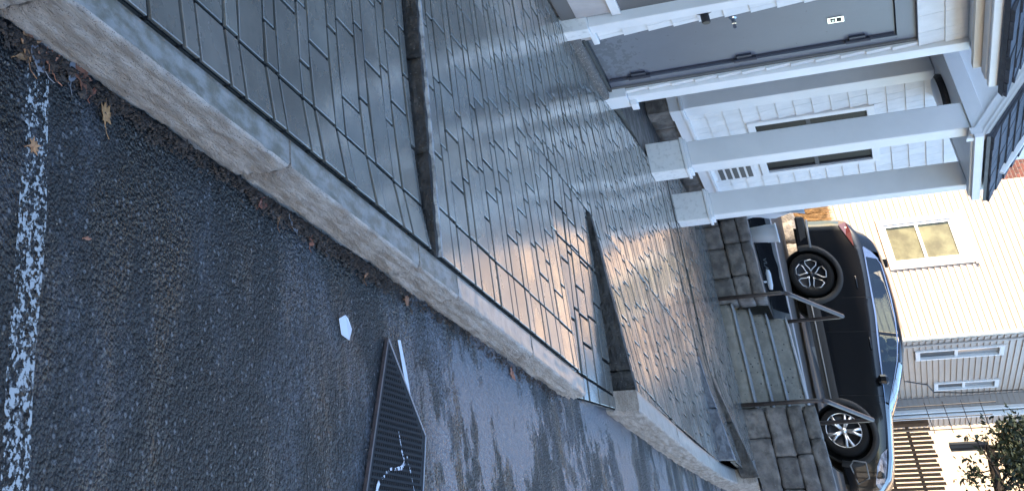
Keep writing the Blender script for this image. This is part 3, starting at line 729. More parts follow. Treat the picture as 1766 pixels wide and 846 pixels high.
# window
wn = MB(); y0, y1, z0, z1 = WIN
for (a, c, d_, e_) in ((y0, y0 + .09, z0, z1), (y1 - .09, y1, z0, z1), (y0 + .09, y1 - .09, z1 - .075, z1), (y0 + .09, y1 - .09, z0, z0 + .075), (13.36, 13.46, z0 + .075, z1 - .075)):
    wn.cbox(XB - .02, XB + .035, a + .0005, c - .0005, d_ + .0005, e_ - .0005, .004)
wf = wn.build('window', 'white trim', parent=B)
for (a, c) in ((y0 + .09, 13.36), (13.46, y1 - .09)):
    MB().box(XB - .004, XB + .002, a, c, z0 + .075, z1 - .075).build('pane', 'window dark', parent=wf)
    s_ = MB(); zc = (z0 + z1) / 2 - .02; s_.box(XB + .003, XB + .016, a + .03, c - .03, zc - .02, zc + .02); s_.box(XB + .003, XB + .012, a, a + .03, z0 + .075, z1 - .075); s_.box(XB + .003, XB + .012, c - .03, c, z0 + .075, z1 - .075); s_.build('sash', 'window screen', parent=wf)
v = MB(); v.box(XB - .01, XB + .02, 13.88, 14.28, -.70, -.30); vf = v.build('basement_window', 'white trim', parent=B)  # small basement window, built as a slotted panel
for i in range(5): MB().box(XB + .021, XB + .026, 13.915, 14.245, -.675 + i * .073, -.625 + i * .073).build('basement_pane', 'vent dark', parent=vf)
# corner pilaster
p = MB(); p.cbox(-5.03, -4.755, 11.93, 12.17, -.89, -.785, .004); p.build('pilaster_base', 'white trim', parent=B)
p = MB(); p.cbox(-5.05, -4.745, 11.91, 12.185, -.784, -.752, .004); p.build('pilaster_cap', 'white trim', parent=B)
p = MB(); p.cbox(-5.0, -4.775, 11.95, 12.16, -.751, 1.47, .005); p.build('pilaster', 'white trim', parent=B)
MB().box(-5.03, -4.77, 11.94, 12.16, -1.10, -.891).build('pilaster_plinth', 'foundation', parent=B)
bk = MB(); bk.prism([(-16.2, 12.0, 3.3), (-16.2, 15.0, 3.3), (-16.2, 13.5, 5.1)], (11.6, 0, 0)); bk.build('roof', 'roof slate', parent=B)
NB = thing('unseen_shade_house', (-22, 11.5, -1), 'unseen white house added beyond the shingled wing to shade the rear of the car', 'house')  # unseen block, added so only a gap of sun reaches the front wheel
MB().box(-27, -17.35, 8, 14.9, -1.0, 3.6).build('wall', 'white trim', parent=NB)
bk = MB(); bk.prism([(-27.2, 7.8, 3.6), (-27.2, 15.1, 3.6), (-27.2, 11.5, 6.8)], (9.9, 0, 0)); bk.build('roof', 'roof slate', parent=NB)

# slab between pavers and the wing
sl = MB(); sl.prism([(-4.03, 9.77, -1.30), (-4.05, 15.1, -1.30), (-5.3, 15.1, -1.30), (-7.0, 9.77, -1.30)], (0, 0, .19)); sl.build('porch_slab', 'dark slab')
tag(bpy.data.objects['porch_slab'], kind='structure')

# ------------------------------------------------------------------ porch
P = thing('porch', (-4.35, 11.8, -1.085), 'white two-column porch with a slate gable roof', 'porch')
def column(y, dp=.235):
    c = MB(); c.cbox(-4.16, -3.885, y, y + dp, -1.10, -.80, .006); c.build('column_base', 'old white trim', parent=P)
    cp = MB(); cp.cbox(-4.172, -3.873, y - .012, y + dp + .012, -.799, -.772, .004); cp.cbox(-4.155, -3.89, y + .004, y + dp - .005, -.771, -.745, .004); cp.build('column_cap', 'white trim', parent=P)
    s_ = MB(); s_.cbox(-4.132, -3.912, y + .018, y + dp - .02, -.744, 1.468, .006); s_.build('column', 'white trim', parent=P)
column(11.09); column(12.55, .19)
bm_ = MB(); bm_.cbox(-4.95, -3.885, 11.085, 11.30, 1.47, 1.60, .004); bm_.build('beam', 'white trim', parent=P)
bm_ = MB(); bm_.cbox(-4.12, -3.880, 11.302, 12.68, 1.47, 1.60, .004); bm_.build('beam', 'white trim', parent=P)
bm_ = MB(); bm_.cbox(-4.95, -4.121, 12.60, 12.68, 1.47, 1.60, .004); bm_.build('beam', 'white trim', parent=P)
MB().box(-5.6, -4.13, 11.302, 12.598, 1.478, 1.52).build('ceiling', 'white trim', parent=P)
lf = MB(); lf.lathe([(.001, 0), (.15, 0), (.155, .012), (.155, .035), (.13, .06)], (-4.52, 11.82, 1.478), (0, 0, -1), 24); lt = lf.build('ceiling_light', 'black fitting', parent=P)
lf = MB(); lf.lathe([(.128, .058), (.115, .08), (.07, .095), (.001, .1)], (-4.52, 11.82, 1.478), (0, 0, -1), 24); lf.build('diffuser', 'white plastic', parent=lt, smooth=True)
# gable: pitch from the eave at the right, rising to the left
GP = 1.0; gz = lambda X: 1.535 + (-3.80 - X) * GP
RX = -5.45
g = MB(); g.prism([(-3.92, 11.12, 1.602), (RX, 11.12, gz(RX) - .06), (-7.0, 11.12, 1.602)], (0, .05, 0)); g.build('gable_board', 'white trim', parent=P)
for (o0, o1, yy0, nm) in ((-.135, -.045, 11.05, 'rake_board'), (-.045, .0, 11.02, 'rake_moulding'), (.001, .03, 10.995, 'rake_drip')):
    r_ = MB(); r_.prism([(-3.80, yy0, gz(-3.80) + o0), (RX, yy0, gz(RX) + o0), (RX, yy0, gz(RX) + o1), (-3.80, yy0, gz(-3.80) + o1)], (0, 11.118 - yy0, 0)); r_.build(nm, 'white trim', parent=P)
f_ = MB(); f_.cbox(-3.878, -3.82, 11.02, 12.62, 1.44, 1.53, .004); f_.build('fascia', 'white trim', parent=P)
f_ = MB(); f_.cbox(-3.819, -3.785, 11.0, 12.64, 1.455, 1.525, .004); f_.build('gutter', 'white trim', parent=P)
rf = MB(); rf.prism([(-3.77, 10.98, gz(-3.77) + .032), (RX, 10.98, gz(RX) + .032), (RX, 10.98, gz(RX) + .06), (-3.77, 10.98, gz(-3.77) + .06)], (0, 1.66, 0))
rf.prism([(-7.1, 10.98, gz(-3.80) + .032), (RX, 10.98, gz(RX) + .032), (RX, 10.98, gz(RX) + .06), (-7.1, 10.98, gz(-3.80) + .06)], (0, 1.66, 0))
rr_ = rf.build('roof', 'roof slate', parent=P)
slates(rr_, -3.765, gz(-3.765) + .064, math.radians(45), 10.98, 12.64, 13, .13, 7)
vb = MB(); vb.prism([(-3.88, 12.2, gz(-3.86) + .095), (-4.33, 12.2, gz(-4.33) + .095), (-4.33, 12.2, gz(-4.33) + .135), (-3.86, 12.2, gz(-3.86) + .135)], (0, .05, 0)); vb.build('snow_guard', 'white trim', parent=P)

# ------------------------------------------------------------------ stone retaining walls and the stairs
YW = 15.2
def stone_wall(name, label, x0, x1, rows, seed, taper=0.):
    root = thing(name, ((x0 + x1) / 2, YW + .15, walk((x0 + x1) / 2, YW) - .03), label, 'retaining wall'); rr = random.Random(seed)
    MB().box(x0 + .04, x1 - .04, YW + .06, YW + .27, -1.25, rows[-1] - .07).build('mortar_core', 'bedding', parent=root)
    za = -1.13
    for i, zt in enumerate(rows):
        x = x0
        while x < x1 - .01:
            ln = rr.uniform(.26, .58)
            if x1 - x - ln < .16: ln = x1 - x
            bl = MB(); rough_block(bl, x + .003, x + ln - .003, YW + rr.uniform(-.012, .012), YW + .28, za + .003, zt - .003 + rr.uniform(-.004, .004), cell=.035, amp=.009, fr=12., seed=seed + i * 7 + x * 3, rnd=.006)
            bl.build('stone', 'wall stone', parent=root, smooth=True); x += ln
        za = zt
    return root
stone_wall('retaining_wall', 'low dark stone retaining wall left of the stairs, white bucket above it', -5.4, -3.74, [-.87, -.69, -.56], 3)
stone_wall('retaining_wall', 'taller dark stone retaining wall right of the stairs', -2.655, -1.5, [-.87, -.66, -.50, -.36], 14)
S = thing('stairs', (-3.2, 15.7, -1.075), 'mottled grey granite stairs between the two dark stone walls', 'stairs')
zt = -1.075; NZ = [-.935, -.778, -.628, -.438]
for i, z in enumerate(NZ):
    y = YW + i * .28; zb_ = -1.15 if i == 0 else NZ[i - 1] - .06
    bl = MB(); rough_block(bl, -3.735, -2.66, y + .012, y + .36 if i < 3 else y + .42, zb_, z - .022, cell=.05, amp=.004, fr=14., seed=i * 9.); bl.build('step', 'step granite', parent=S, smooth=True)
    ed = MB(); rough_block(ed, -3.735, -2.66, y, y + .36 if i < 3 else y + .42, z - .0215, z, cell=.03, amp=.004, fr=18., seed=i * 5. + 2, rnd=.003); ed.build('tread_edge', 'step edge', parent=S, smooth=True)
def handrail(label, x, zr):
    t = MB(); y0, y1 = YW - .1, 16.42; zb = walk(x, y0); zl = -.46
    g0 = [(x, y0, zb - .01), (x, y0, zr[0] - .04), (x, y0 + .02, zr[0]), (x, y0 + .10, zr[0] + .045), (x, y1 - .03, zr[1]), (x, y1, zr[1] - .04), (x, y1, zl - .05)]
    root = thing('handrail', (x, (y0 + y1) / 2, zb), label, 'handrail', 'handrails of the stairs')
    t.tube(g0[:3], .021, 8); t.build('front_post', 'rail metal', parent=root, smooth=True)
    t = MB(); t.tube(g0[2:5], .024, 8); t.build('rail', 'rail metal', parent=root, smooth=True)
    t = MB(); t.tube(g0[4:], .021, 8); t.build('rear_post', 'rail metal', parent=root, smooth=True)
handrail('brown metal handrail on the left side of the granite stairs', -3.77, (-.36, .165))
handrail('brown metal handrail on the right side of the granite stairs, before the front wheel', -2.67, (-.275, .16))

# ------------------------------------------------------------------ parking lot, its kerb, planting bed
sheet('parking_lot', [(-14, 16.55), (-1.2, 16.55), (1.5, 42), (-14, 42)], lot, 'lot asphalt', step=4.)
kb = MB(); n = 14
zk = lambda X: tab([(-6, -.315), (-5, -.335), (-3.77, -.40), (-2.85, -.455), (-1.3, -.50)], X)
kb.add([], [])
for i in range(n):
    a = lerp(-6.2, -1.45, i / n); c = lerp(-6.2, -1.45, (i + 1) / n)
    kb.add([(a, 16.5, -.95), (c, 16.5, -.95), (c, 16.5, zk(c)), (a, 16.5, zk(a)), (a, 16.66, zk(a) + .01), (c, 16.66, zk(c) + .01), (a, 16.66, -.95), (c, 16.66, -.95)], [(0, 1, 2, 3), (3, 2, 5, 4), (4, 5, 7, 6)])
o = kb.build('lot_kerb', 'kerb concrete'); tag(o, 'pale concrete kerb along the parking lot, above the stairs', 'kerb')
sheet('planting_bed', [(-6.4, YW + .29), (-3.75, YW + .29), (-3.75, 16.49), (-6.4, 16.49)], lambda x, y: -.575, 'planting soil', step=.5)
sheet('planting_bed', [(-2.645, YW + .29), (-1.5, YW + .29), (-1.5, 16.49), (-2.645, 16.49)], lambda x, y: -.50, 'planting soil', step=.5)
bs = MB(); nx, ny = 24, 6
for j in range(ny + 1):
    for i in range(nx + 1):
        x = lerp(-5.3, -3.86, i / nx); y = lerp(16.12, 16.44, j / ny); bs.v.append((x, y, -.555 + .16 * (j / ny) ** 1.3 + .012 * noise.noise(Vector((x * 6, y * 9, 1)))))
bs.f = [(j * (nx + 1) + i, j * (nx + 1) + i + 1, (j + 1) * (nx + 1) + i + 1, (j + 1) * (nx + 1) + i) for j in range(ny) for i in range(nx)]
sh = bs.build('plastic_sheet', 'black sheeting', smooth=True); tag(sh, 'black plastic sheet with faded print in the bed above the left stone wall', 'sheet')
cu = bpy.data.curves.new('print', 'FONT'); cu.body = 'VLAI'; cu.size = .085; cu.extrude = .001
tmp = bpy.data.objects.new('print', cu); COL.objects.link(tmp); dg = bpy.context.evaluated_depsgraph_get()
me = bpy.data.meshes.new_from_object(tmp.evaluated_get(dg)); bpy.data.objects.remove(tmp)
me.materials.append(MATS['faded print'])
to = bpy.data.objects.new('print', me); COL.objects.link(to); to.parent = sh; to.location = Vector((-4.47, 16.20, -.528)) - WLOC[sh.name]; to.rotation_euler = (math.radians(38), 0, 0)
bu = MB(); bu.lathe([(.001, 0), (.085, 0), (.098, .17), (.102, .175), (.104, .29), (.112, .295), (.112, .31), (.104, .31), (.097, .29), (.085, .02), (.001, .02)], (-4.66, 15.90, -.585), (.02, .0, 1), 28)
tag(bu.build('bucket', 'white plastic', smooth=True), 'white plastic bucket standing behind the low left stone wall', 'bucket')
bt = MB(); bt.tube([(-4.27, 16.02, -.50), (-4.23, 16.02, -.503), (-4.10, 16.02, -.512), (-4.05, 16.02, -.516)], [.018, .03, .03, .02], 10); bt.tube([(-4.14, 16.02, -.59), (-4.14, 16.02, -.54)], .012, 6)
tag(bt.build('bottle', 'white plastic', smooth=True), 'long white plastic bottle lying by the printed black sheet', 'bottle')
ws = MB()
for j in range(9):
    for i in range(4):
        t = j / 8; ws.v.append((-4.93 + i * .055 + .02 * math.sin(j * 1.3 + i), 15.62 + .03 * math.sin(i * 2 + j * .6), lerp(-.58, .08, t)))
ws.f = [(j * 4 + i, j * 4 + i + 1, (j + 1) * 4 + i + 1, (j + 1) * 4 + i) for j in range(8) for i in range(3)]
o = ws.build('tarpaulin', 'white plastic', smooth=True); tag(o, 'white plastic tarpaulin hanging beside the far porch column', 'tarpaulin')
md = o.modifiers.new('solid', 'SOLIDIFY'); md.thickness = .008
# rubble and dry grass bank beside the lot
bank = MB(); nx, ny = 16, 12
for j in range(ny + 1):
    for i in range(nx + 1):
        x = lerp(-11, -6.9, i / nx); y = lerp(26.9, 28.9, j / ny); bank.v.append((x, y, lot(x, y) - .03 + .75 * clamp((y - 26.9) / 1.6) ** .8 + .08 * noise.noise(Vector((x * 2, y * 2, 0)))))
bank.f = [(j * (nx + 1) + i, j * (nx + 1) + i + 1, (j + 1) * (nx + 1) + i + 1, (j + 1) * (nx + 1) + i) for j in range(ny) for i in range(nx)]
tag(bank.build('grass_bank', 'dry grass', smooth=True), kind='structure')
gr = MB(); rr = random.Random(4)
for k in range(9000):
    x = rr.uniform(-9.4, -6.9); y = rr.uniform(26.9, 28.85); z = lot(x, y) - .03 + .75 * clamp((y - 26.9) / 1.6) ** .8
    a = rr.uniform(0, 2 * PI); h = rr.uniform(.08, .30); l = rr.uniform(.02, .18); wd = .007
    dx, dy = math.cos(a), math.sin(a)
    gr.add([(x - dy * wd, y + dx * wd, z), (x + dy * wd, y - dx * wd, z), (x + dx * l, y + dy * l, z + h)], [(0, 1, 2)])
tag(gr.build('dry_grass', 'dry grass'), 'dry orange grass on the bank behind the black car', 'grass', kind='stuff')
for i, (x, y, s_) in enumerate(((-7.75, 26.6, .22), (-7.35, 26.55, .18), (-8.1, 26.7, .25), (-6.98, 26.6, .15))):
    bl = MB(); rough_block(bl, x - s_, x + s_, y - .12, y + .12, lot(x, y) - .05, lot(x, y) + .24, cell=.06, amp=.05, fr=5., seed=i * 4., rnd=.05)
    tag(bl.build('rock', 'rock', smooth=True), ['pale rock at the foot of the dry grass bank, left of the rear wheel', 'small pale rock right beside the rear bumper', 'largest pale rock, mostly behind the porch column', 'smallest pale rock hidden behind the rear wheel'][i], 'rock', 'rocks along the grass bank')

# ------------------------------------------------------------------ beige house behind the car
HB = thing('beige_house', (-8, 33, -.5), 'beige sided house with a sunlit front and two narrow-looking side windows', 'house')
YF = 29.0; XC = -6.12; XL = -9.03; YR = 35.0; XR = -5.80; EXB = .1165
BOARD = unit_wedge('siding_board', 'beige siding', .030, .003)
BOARDG = unit_wedge('siding_board_grey', 'grey siding', .020, .004)
b = MB(); b.box(XL, XC - .012, YF + .012, 37, -.9, 8.0); b.box(XC - .012, XR - .012, YR + .012, 37, -.9, 8.0); b.build('wall', 'backing', parent=HB)
WL = (-8.47, -7.46, 1.44, 3.03)
shingles(HB, (XL, YF, 0), '-y', XC - XL, .15, 7.6, EXB, [(WL[0] - XL, WL[1] - XL, WL[2], WL[3])], 11, BOARD, 9, 10, 'siding_board', 0)
WS = [(29.95, 30.80, 1.45, 3.09), (33.30, 34.12, 1.78, 3.09)]
shingles(HB, (XC, YF + .16, 0), 'x', YR - YF - .16, .15, 7.6, EXB, [(a - YF - .16, c - YF - .16, d_, e_) for a, c, d_, e_ in WS], 12, BOARD, 9, 10, 'siding_board', 0)
shingles(HB, (XC + .03, YR, 0), '-y', XR - XC - .03, .15, 7.6, EXB, (), 13, BOARDG, 9, 10, 'siding_board', 0)
shingles(HB, (XR, YR + .45, 0), 'x', 1.5, .15, 7.6, EXB, (), 14, BOARD, 9, 10, 'siding_board', 0)
MB().cbox(XC - .03, XC + .022, YF - .024, YF + .10, -.3, 7.6, .006).build('corner_board', 'beige trim', parent=HB)
MB().cbox(XC + .005, XC + .05, YF + .40, YF + .52, -.3, 7.6, .004).build('conduit', 'grey siding', parent=HB)
MB().cbox(XC - .01, XC + .026, YR - .12, YR - .024, .1, 7.6, .004).build('corner_bead', 'grey siding', parent=HB)
MB().cbox(XR - .05, XR + .02, YR - .03, YR + .12, -.3, 7.6, .004).build('corner_board', 'white trim', parent=HB)
ds = MB(); ds.cbox(XR + .03, XR + .13, YR + .16, YR + .26, -.3, 7.6, .01); ds.build('downspout', 'white trim', parent=HB)
MB().cbox(XR - .02, XR + .10, YR + .30, YR + .44, -.3, 7.6, .004).build('corner_board', 'grey siding', parent=HB)
# front window: casing, sash, panes
wn = MB(); a, c, d_, e_ = WL
for q in ((a, a + .10, d_, e_), (c - .13, c, d_, e_), (a + .1, c - .13, e_ - .20, e_), (a + .1, c - .13, d_, d_ + .10)): wn.cbox(q[0] + .0005, q[1] - .0005, YF - .05, YF + .02, q[2] + .0005, q[3] - .0005, .006)
wn.cbox(a - .03, c + .03, YF - .07, YF - .0, e_ - .02, e_ + .03, .006)
wf = wn.build('window', 'beige trim', parent=HB)
s_ = MB()
for q in ((a + .1, a + .15, d_ + .1, e_ - .2), (c - .18, c - .13, d_ + .1, e_ - .2), (a + .15, c - .18, d_ + .1, d_ + .15), (a + .15, c - .18, e_ - .25, e_ - .2), (a + .15, c - .18, 2.145, 2.20)): s_.box(q[0], q[1], YF - .03, YF + .0, q[2], q[3])
s_.build('sash', 'white trim', parent=wf)
for q in ((d_ + .15, 2.145), (2.20, e_ - .25)):
    MB().box(a + .15, c - .18, YF + .000, YF + .006, q[0], q[1]).build('pane', 'window blind', parent=wf)
for a, c, d_, e_ in WS:
    wn = MB()
    for q in ((a, a + .09, d_, e_), (c - .09, c, d_, e_), (a + .09, c - .09, e_ - .09, e_), (a + .09, c - .09, d_, d_ + .09)): wn.cbox(XC - .02, XC + .055, q[0] + .0005, q[1] - .0005, q[2] + .0005, q[3] - .0005, .005)
    wf = wn.build('window', 'white trim', parent=HB); zc = lerp(d_, e_, .47)
    MB().box(XC - .008, XC - .002, a + .09, c - .09, d_ + .09, zc - .03).build('pane', 'window screen', parent=wf)
    MB().box(XC - .007, XC - .001, a + .09, c - .09, zc + .03, e_ - .09).build('pane', 'window haze', parent=wf)
    MB().box(XC - .008, XC + .02, a + .09, c - .09, zc - .03, zc + .03).build('meeting_rail', 'white trim', parent=wf)
cb = MB(); cb.tube([(XC + .03, 32.9, 1.2), (XC + .04, 33.4, 1.65), (XC + .04, 34.3, 1.78), (XC + .04, 34.6, 2.4), (XC + .03, 34.7, 3.6)], .012, 5); cb.build('cable', 'dark metal', parent=HB)
rfb = MB(); rfb.prism([(XL - .4, YF - .5, 7.6), (XR + .4, YF - .5, 7.6), ((XL + XR) / 2, YF - .5, 10.2)], (0, 9, 0)); rfb.build('roof', 'roof slate', parent=HB)

# brick building left of it
BB = thing('brick_building', (-11, 31, -.5), 'red brick building with a white panel, behind the porch roof', 'building')
YB2 = 30.0
MB().box(-15, -9.06, YB2 + .02, 36, -.9, 7.5).build('wall', 'mortar', parent=BB)
BR = MB().box(0, 1, -.012, .03, 0, 1).mesh('brick', (0, 0, 0), 'brick')
z = 2.9; k = 0
while z < 5.4:
    x = -9.12 - (k % 2) * .11
    while x > -10.1: inst('brick', BR, BB, (x - .205, YB2 + .02, z), (.195, 1, .062)); x -= .215
    z += .074; k += 1
MB().box(-9.10, -9.04, YB2 - .08, YB2 + .02, -.5, 7.5).build('brown_downpipe', 'brown trim', parent=BB)
for i in range(3):
    MB().cbox(-10.13 - .5 * i - .49, -10.13 - .5 * i, YB2 - .06, YB2 + .0, 2.9, 7.0, .006).build('white_panel', 'white trim', parent=BB)
MB().cbox(-10.125, -9.86, YB2 - .08, YB2 + .0, 4.9, 5.05, .006).build('panel_sill', 'white trim', parent=BB)

# ------------------------------------------------------------------ unseen houses across the street, added to bounce warm light
for i, (ya, yb, h_, mt_n, lab) in enumerate(((-16, -5.5, 7., 'far house tan', 'unseen tan house added across the street, nearest the camera'), (-3.5, 8, 7.6, 'far house white', 'unseen cream house added across the street opposite the grey door'), (10.5, 22, 6.8, 'far house tan', 'unseen tan house added across the street opposite the stairs'), (24, 36, 7.4, 'far house white', 'unseen cream house added across the street beyond the stairs'))):
    q = thing('added_street_house', (19, (ya + yb) / 2, -1.3), lab, 'house', 'unseen houses added across the street')
    MB().box(15.5, 23, ya, yb, -1.6, h_ - 2.2).build('wall', mt_n, parent=q)
    r_ = MB(); r_.prism([(15.1, ya - .3, h_ - 2.2), (23.4, ya - .3, h_ - 2.2), (19.2, ya - .3, h_ + 1.2)], (0, yb - ya + .6, 0)); r_.build('roof', 'roof slate', parent=q)
    for k in range(3):
        for zz in (.2, 2.7):
            yy = lerp(ya, yb, (k + .7) / 3.4); w_ = MB(); w_.box(15.42, 15.5, yy - .55, yy + .55, zz - .75, zz + .75); wq = w_.build('window', 'white trim', parent=q); MB().box(15.40, 15.42, yy - .45, yy + .45, zz - .65, zz + .65).build('pane', 'window screen', parent=wq)
# ------------------------------------------------------------------ far fence, far wall
F = thing('slat_fence', (-3.6, 33.0, -.6), 'brown wooden slat fence with light coming through its gaps', 'fence')
zf = lambda X: 1.36 - .02 * (X + 4)
for i in range(40):
    x = -5.25 + i * .088
    inst('slat', MATS and (bpy.data.meshes.get('slat') or MB().box(0, .062, 0, .018, 0, 1).mesh('slat', (0, 0, 0), 'fence wood')), F, (x, 33.0 + .004 * (i % 3), -.65), (1, 1, zf(x) + .65 + .03 * math.sin(i * 2.1)))
for z in (.35, .92): MB().box(-5.3, -1.7, 33.03, 33.07, z, z + .07).build('rail', 'fence wood', parent=F)
for x in (-5.28, -3.5, -1.75): MB().box(x - .05, x + .05, 33.075, 33.16, -.7, 1.42).build('post', 'fence wood', parent=F)
G = thing('garage', (0, 49, -.9), 'sunlit cream garage wall behind the slat fence', 'building')
b = MB(); b.box(-7.5, 8, 46, 52, -.9, 4.4); b.build('wall', 'lit wall', parent=G)
b = MB(); b.prism([(-7.8, 45.6, 4.4), (8.3, 45.6, 4.4), (.4, 45.6, 7.)], (0, 6.6, 0)); b.build('roof', 'roof slate', parent=G)

# ------------------------------------------------------------------ tree, trellis, feeder at the right
def shrub():
    rr = random.Random(12)
    T = thing('bare_tree', (-1.75, 22.4, -.75), 'small dark tree reaching in from the right over the car bonnet', 'tree')
    br = MB(); lv = MB(); ly = MB(); tips = []
    br.tube([(-1.75, 22.4, -.8), (-1.80, 22.4, .2), (-1.9, 22.35, 1.1), (-2.1, 22.3, 1.5)], [.10, .085, .075, .07], 8)
    br.tube([(-2.1, 22.3, 1.5), (-2.55, 22.25, 1.57), (-2.95, 22.2, 1.60), (-3.2, 22.2, 1.64)], [.075, .07, .06, .05], 8)
    br.tube([(-2.1, 22.3, 1.5), (-2.0, 22.3, 2.3), (-2.2, 22.3, 3.2)], [.06, .045, .02], 7)
    def grow(p, d, l, r, lev):
        q = p + d * l; mid = p + d * l * .5 + Vector((rr.gauss(0, .05), rr.gauss(0, .05), rr.gauss(0, .05))) * l
        br.tube([p, mid, q], [r, r * .8, r * .6], 5)
        if lev == 0: tips.append(q); return
        for _ in range(3):
            dd = (d + Vector((rr.gauss(0, .55), rr.gauss(0, .5), rr.gauss(0, .55)))).normalized(); grow(p + d * l * rr.uniform(.45, 1), dd, l * rr.uniform(.55, .85), r * .55, lev - 1)
    for p in ((-3.15, 22.2, 1.64), (-2.95, 22.2, 1.62), (-2.6, 22.2, 1.58), (-2.4, 22.3, 1.55), (-2.05, 22.3, 2.0), (-2.1, 22.3, 2.5), (-2.2, 22.3, 3.0), (-2.75, 22.2, 1.6)):
        for _ in range(2): grow(Vector(p), Vector((rr.uniform(-.8, .3), rr.uniform(-.4, .3), rr.uniform(-.1, 1.))).normalized(), .34, .022, 2)
    for _ in range(6): grow(Vector((rr.uniform(-2.9, -2.2), 22.2, 1.56)), Vector((rr.uniform(-.5, .3), rr.uniform(-.3, .3), -1)).normalized(), .2, .010, 2)
    for q in tips:
        up = q.z > 1.75
        for _ in range(34 if up else 4):
            c = q + Vector((rr.gauss(0, .085), rr.gauss(0, .085), rr.gauss(0, .085))); a = Vector((rr.gauss(0, 1), rr.gauss(0, 1), rr.gauss(0, 1))).normalized(); b_ = a.orthogonal().normalized(); s_ = rr.uniform(.025, .055)
            (ly if (q.x > -2.5 and q.z > 1.9 and rr.random() < .7) else lv).add([c + a * s_, c + b_ * s_ * .5, c - a * s_, c - b_ * s_ * .5], [(0, 1, 2, 3)])  # upper right leaves get a yellow that paints sunlight onto them
    br.build('branches', 'bark', parent=T, smooth=True); lv.build('crown', 'foliage', parent=T); ly.build('yellow_lit_leaves', 'yellow lit foliage', parent=T)
shrub()
fd = thing('bird_feeder', (-3.20, 22.2, 1.10), 'long dark bird feeder hanging from the tree limb', 'bird feeder')
k = MB(); k.lathe([(.001, 0), (.062, .01), (.062, .38), (.075, .39), (.05, .45), (.01, .5), (.001, .5)], (-3.20, 22.2, 1.12), (0, 0, 1), 14); k.build('tube', 'black fitting', parent=fd)
k = MB(); k.tube([(-3.20, 22.2, 1.61), (-3.20, 22.2, 1.655)], .006, 5); k.build('hook', 'dark metal', parent=fd)
tr = thing('trellis', (-4.35, 27.3, -.58), 'thin dark metal trellis against the beige side wall', 'trellis')
for i, x in enumerate((-4.62, -4.42, -4.22)): k = MB(); k.tube([(x, 27.3, -.6), (x, 27.3, 2.35 - .12 * i)], .010, 6); k.build('upright', 'dark metal', parent=tr)
for z in (1.2, 1.5, 1.8, 2.1): k = MB(); k.tube([(-4.68, 27.3, z), (-4.16, 27.3, z + .02)], .008, 6); k.build('crossbar', 'dark metal', parent=tr)

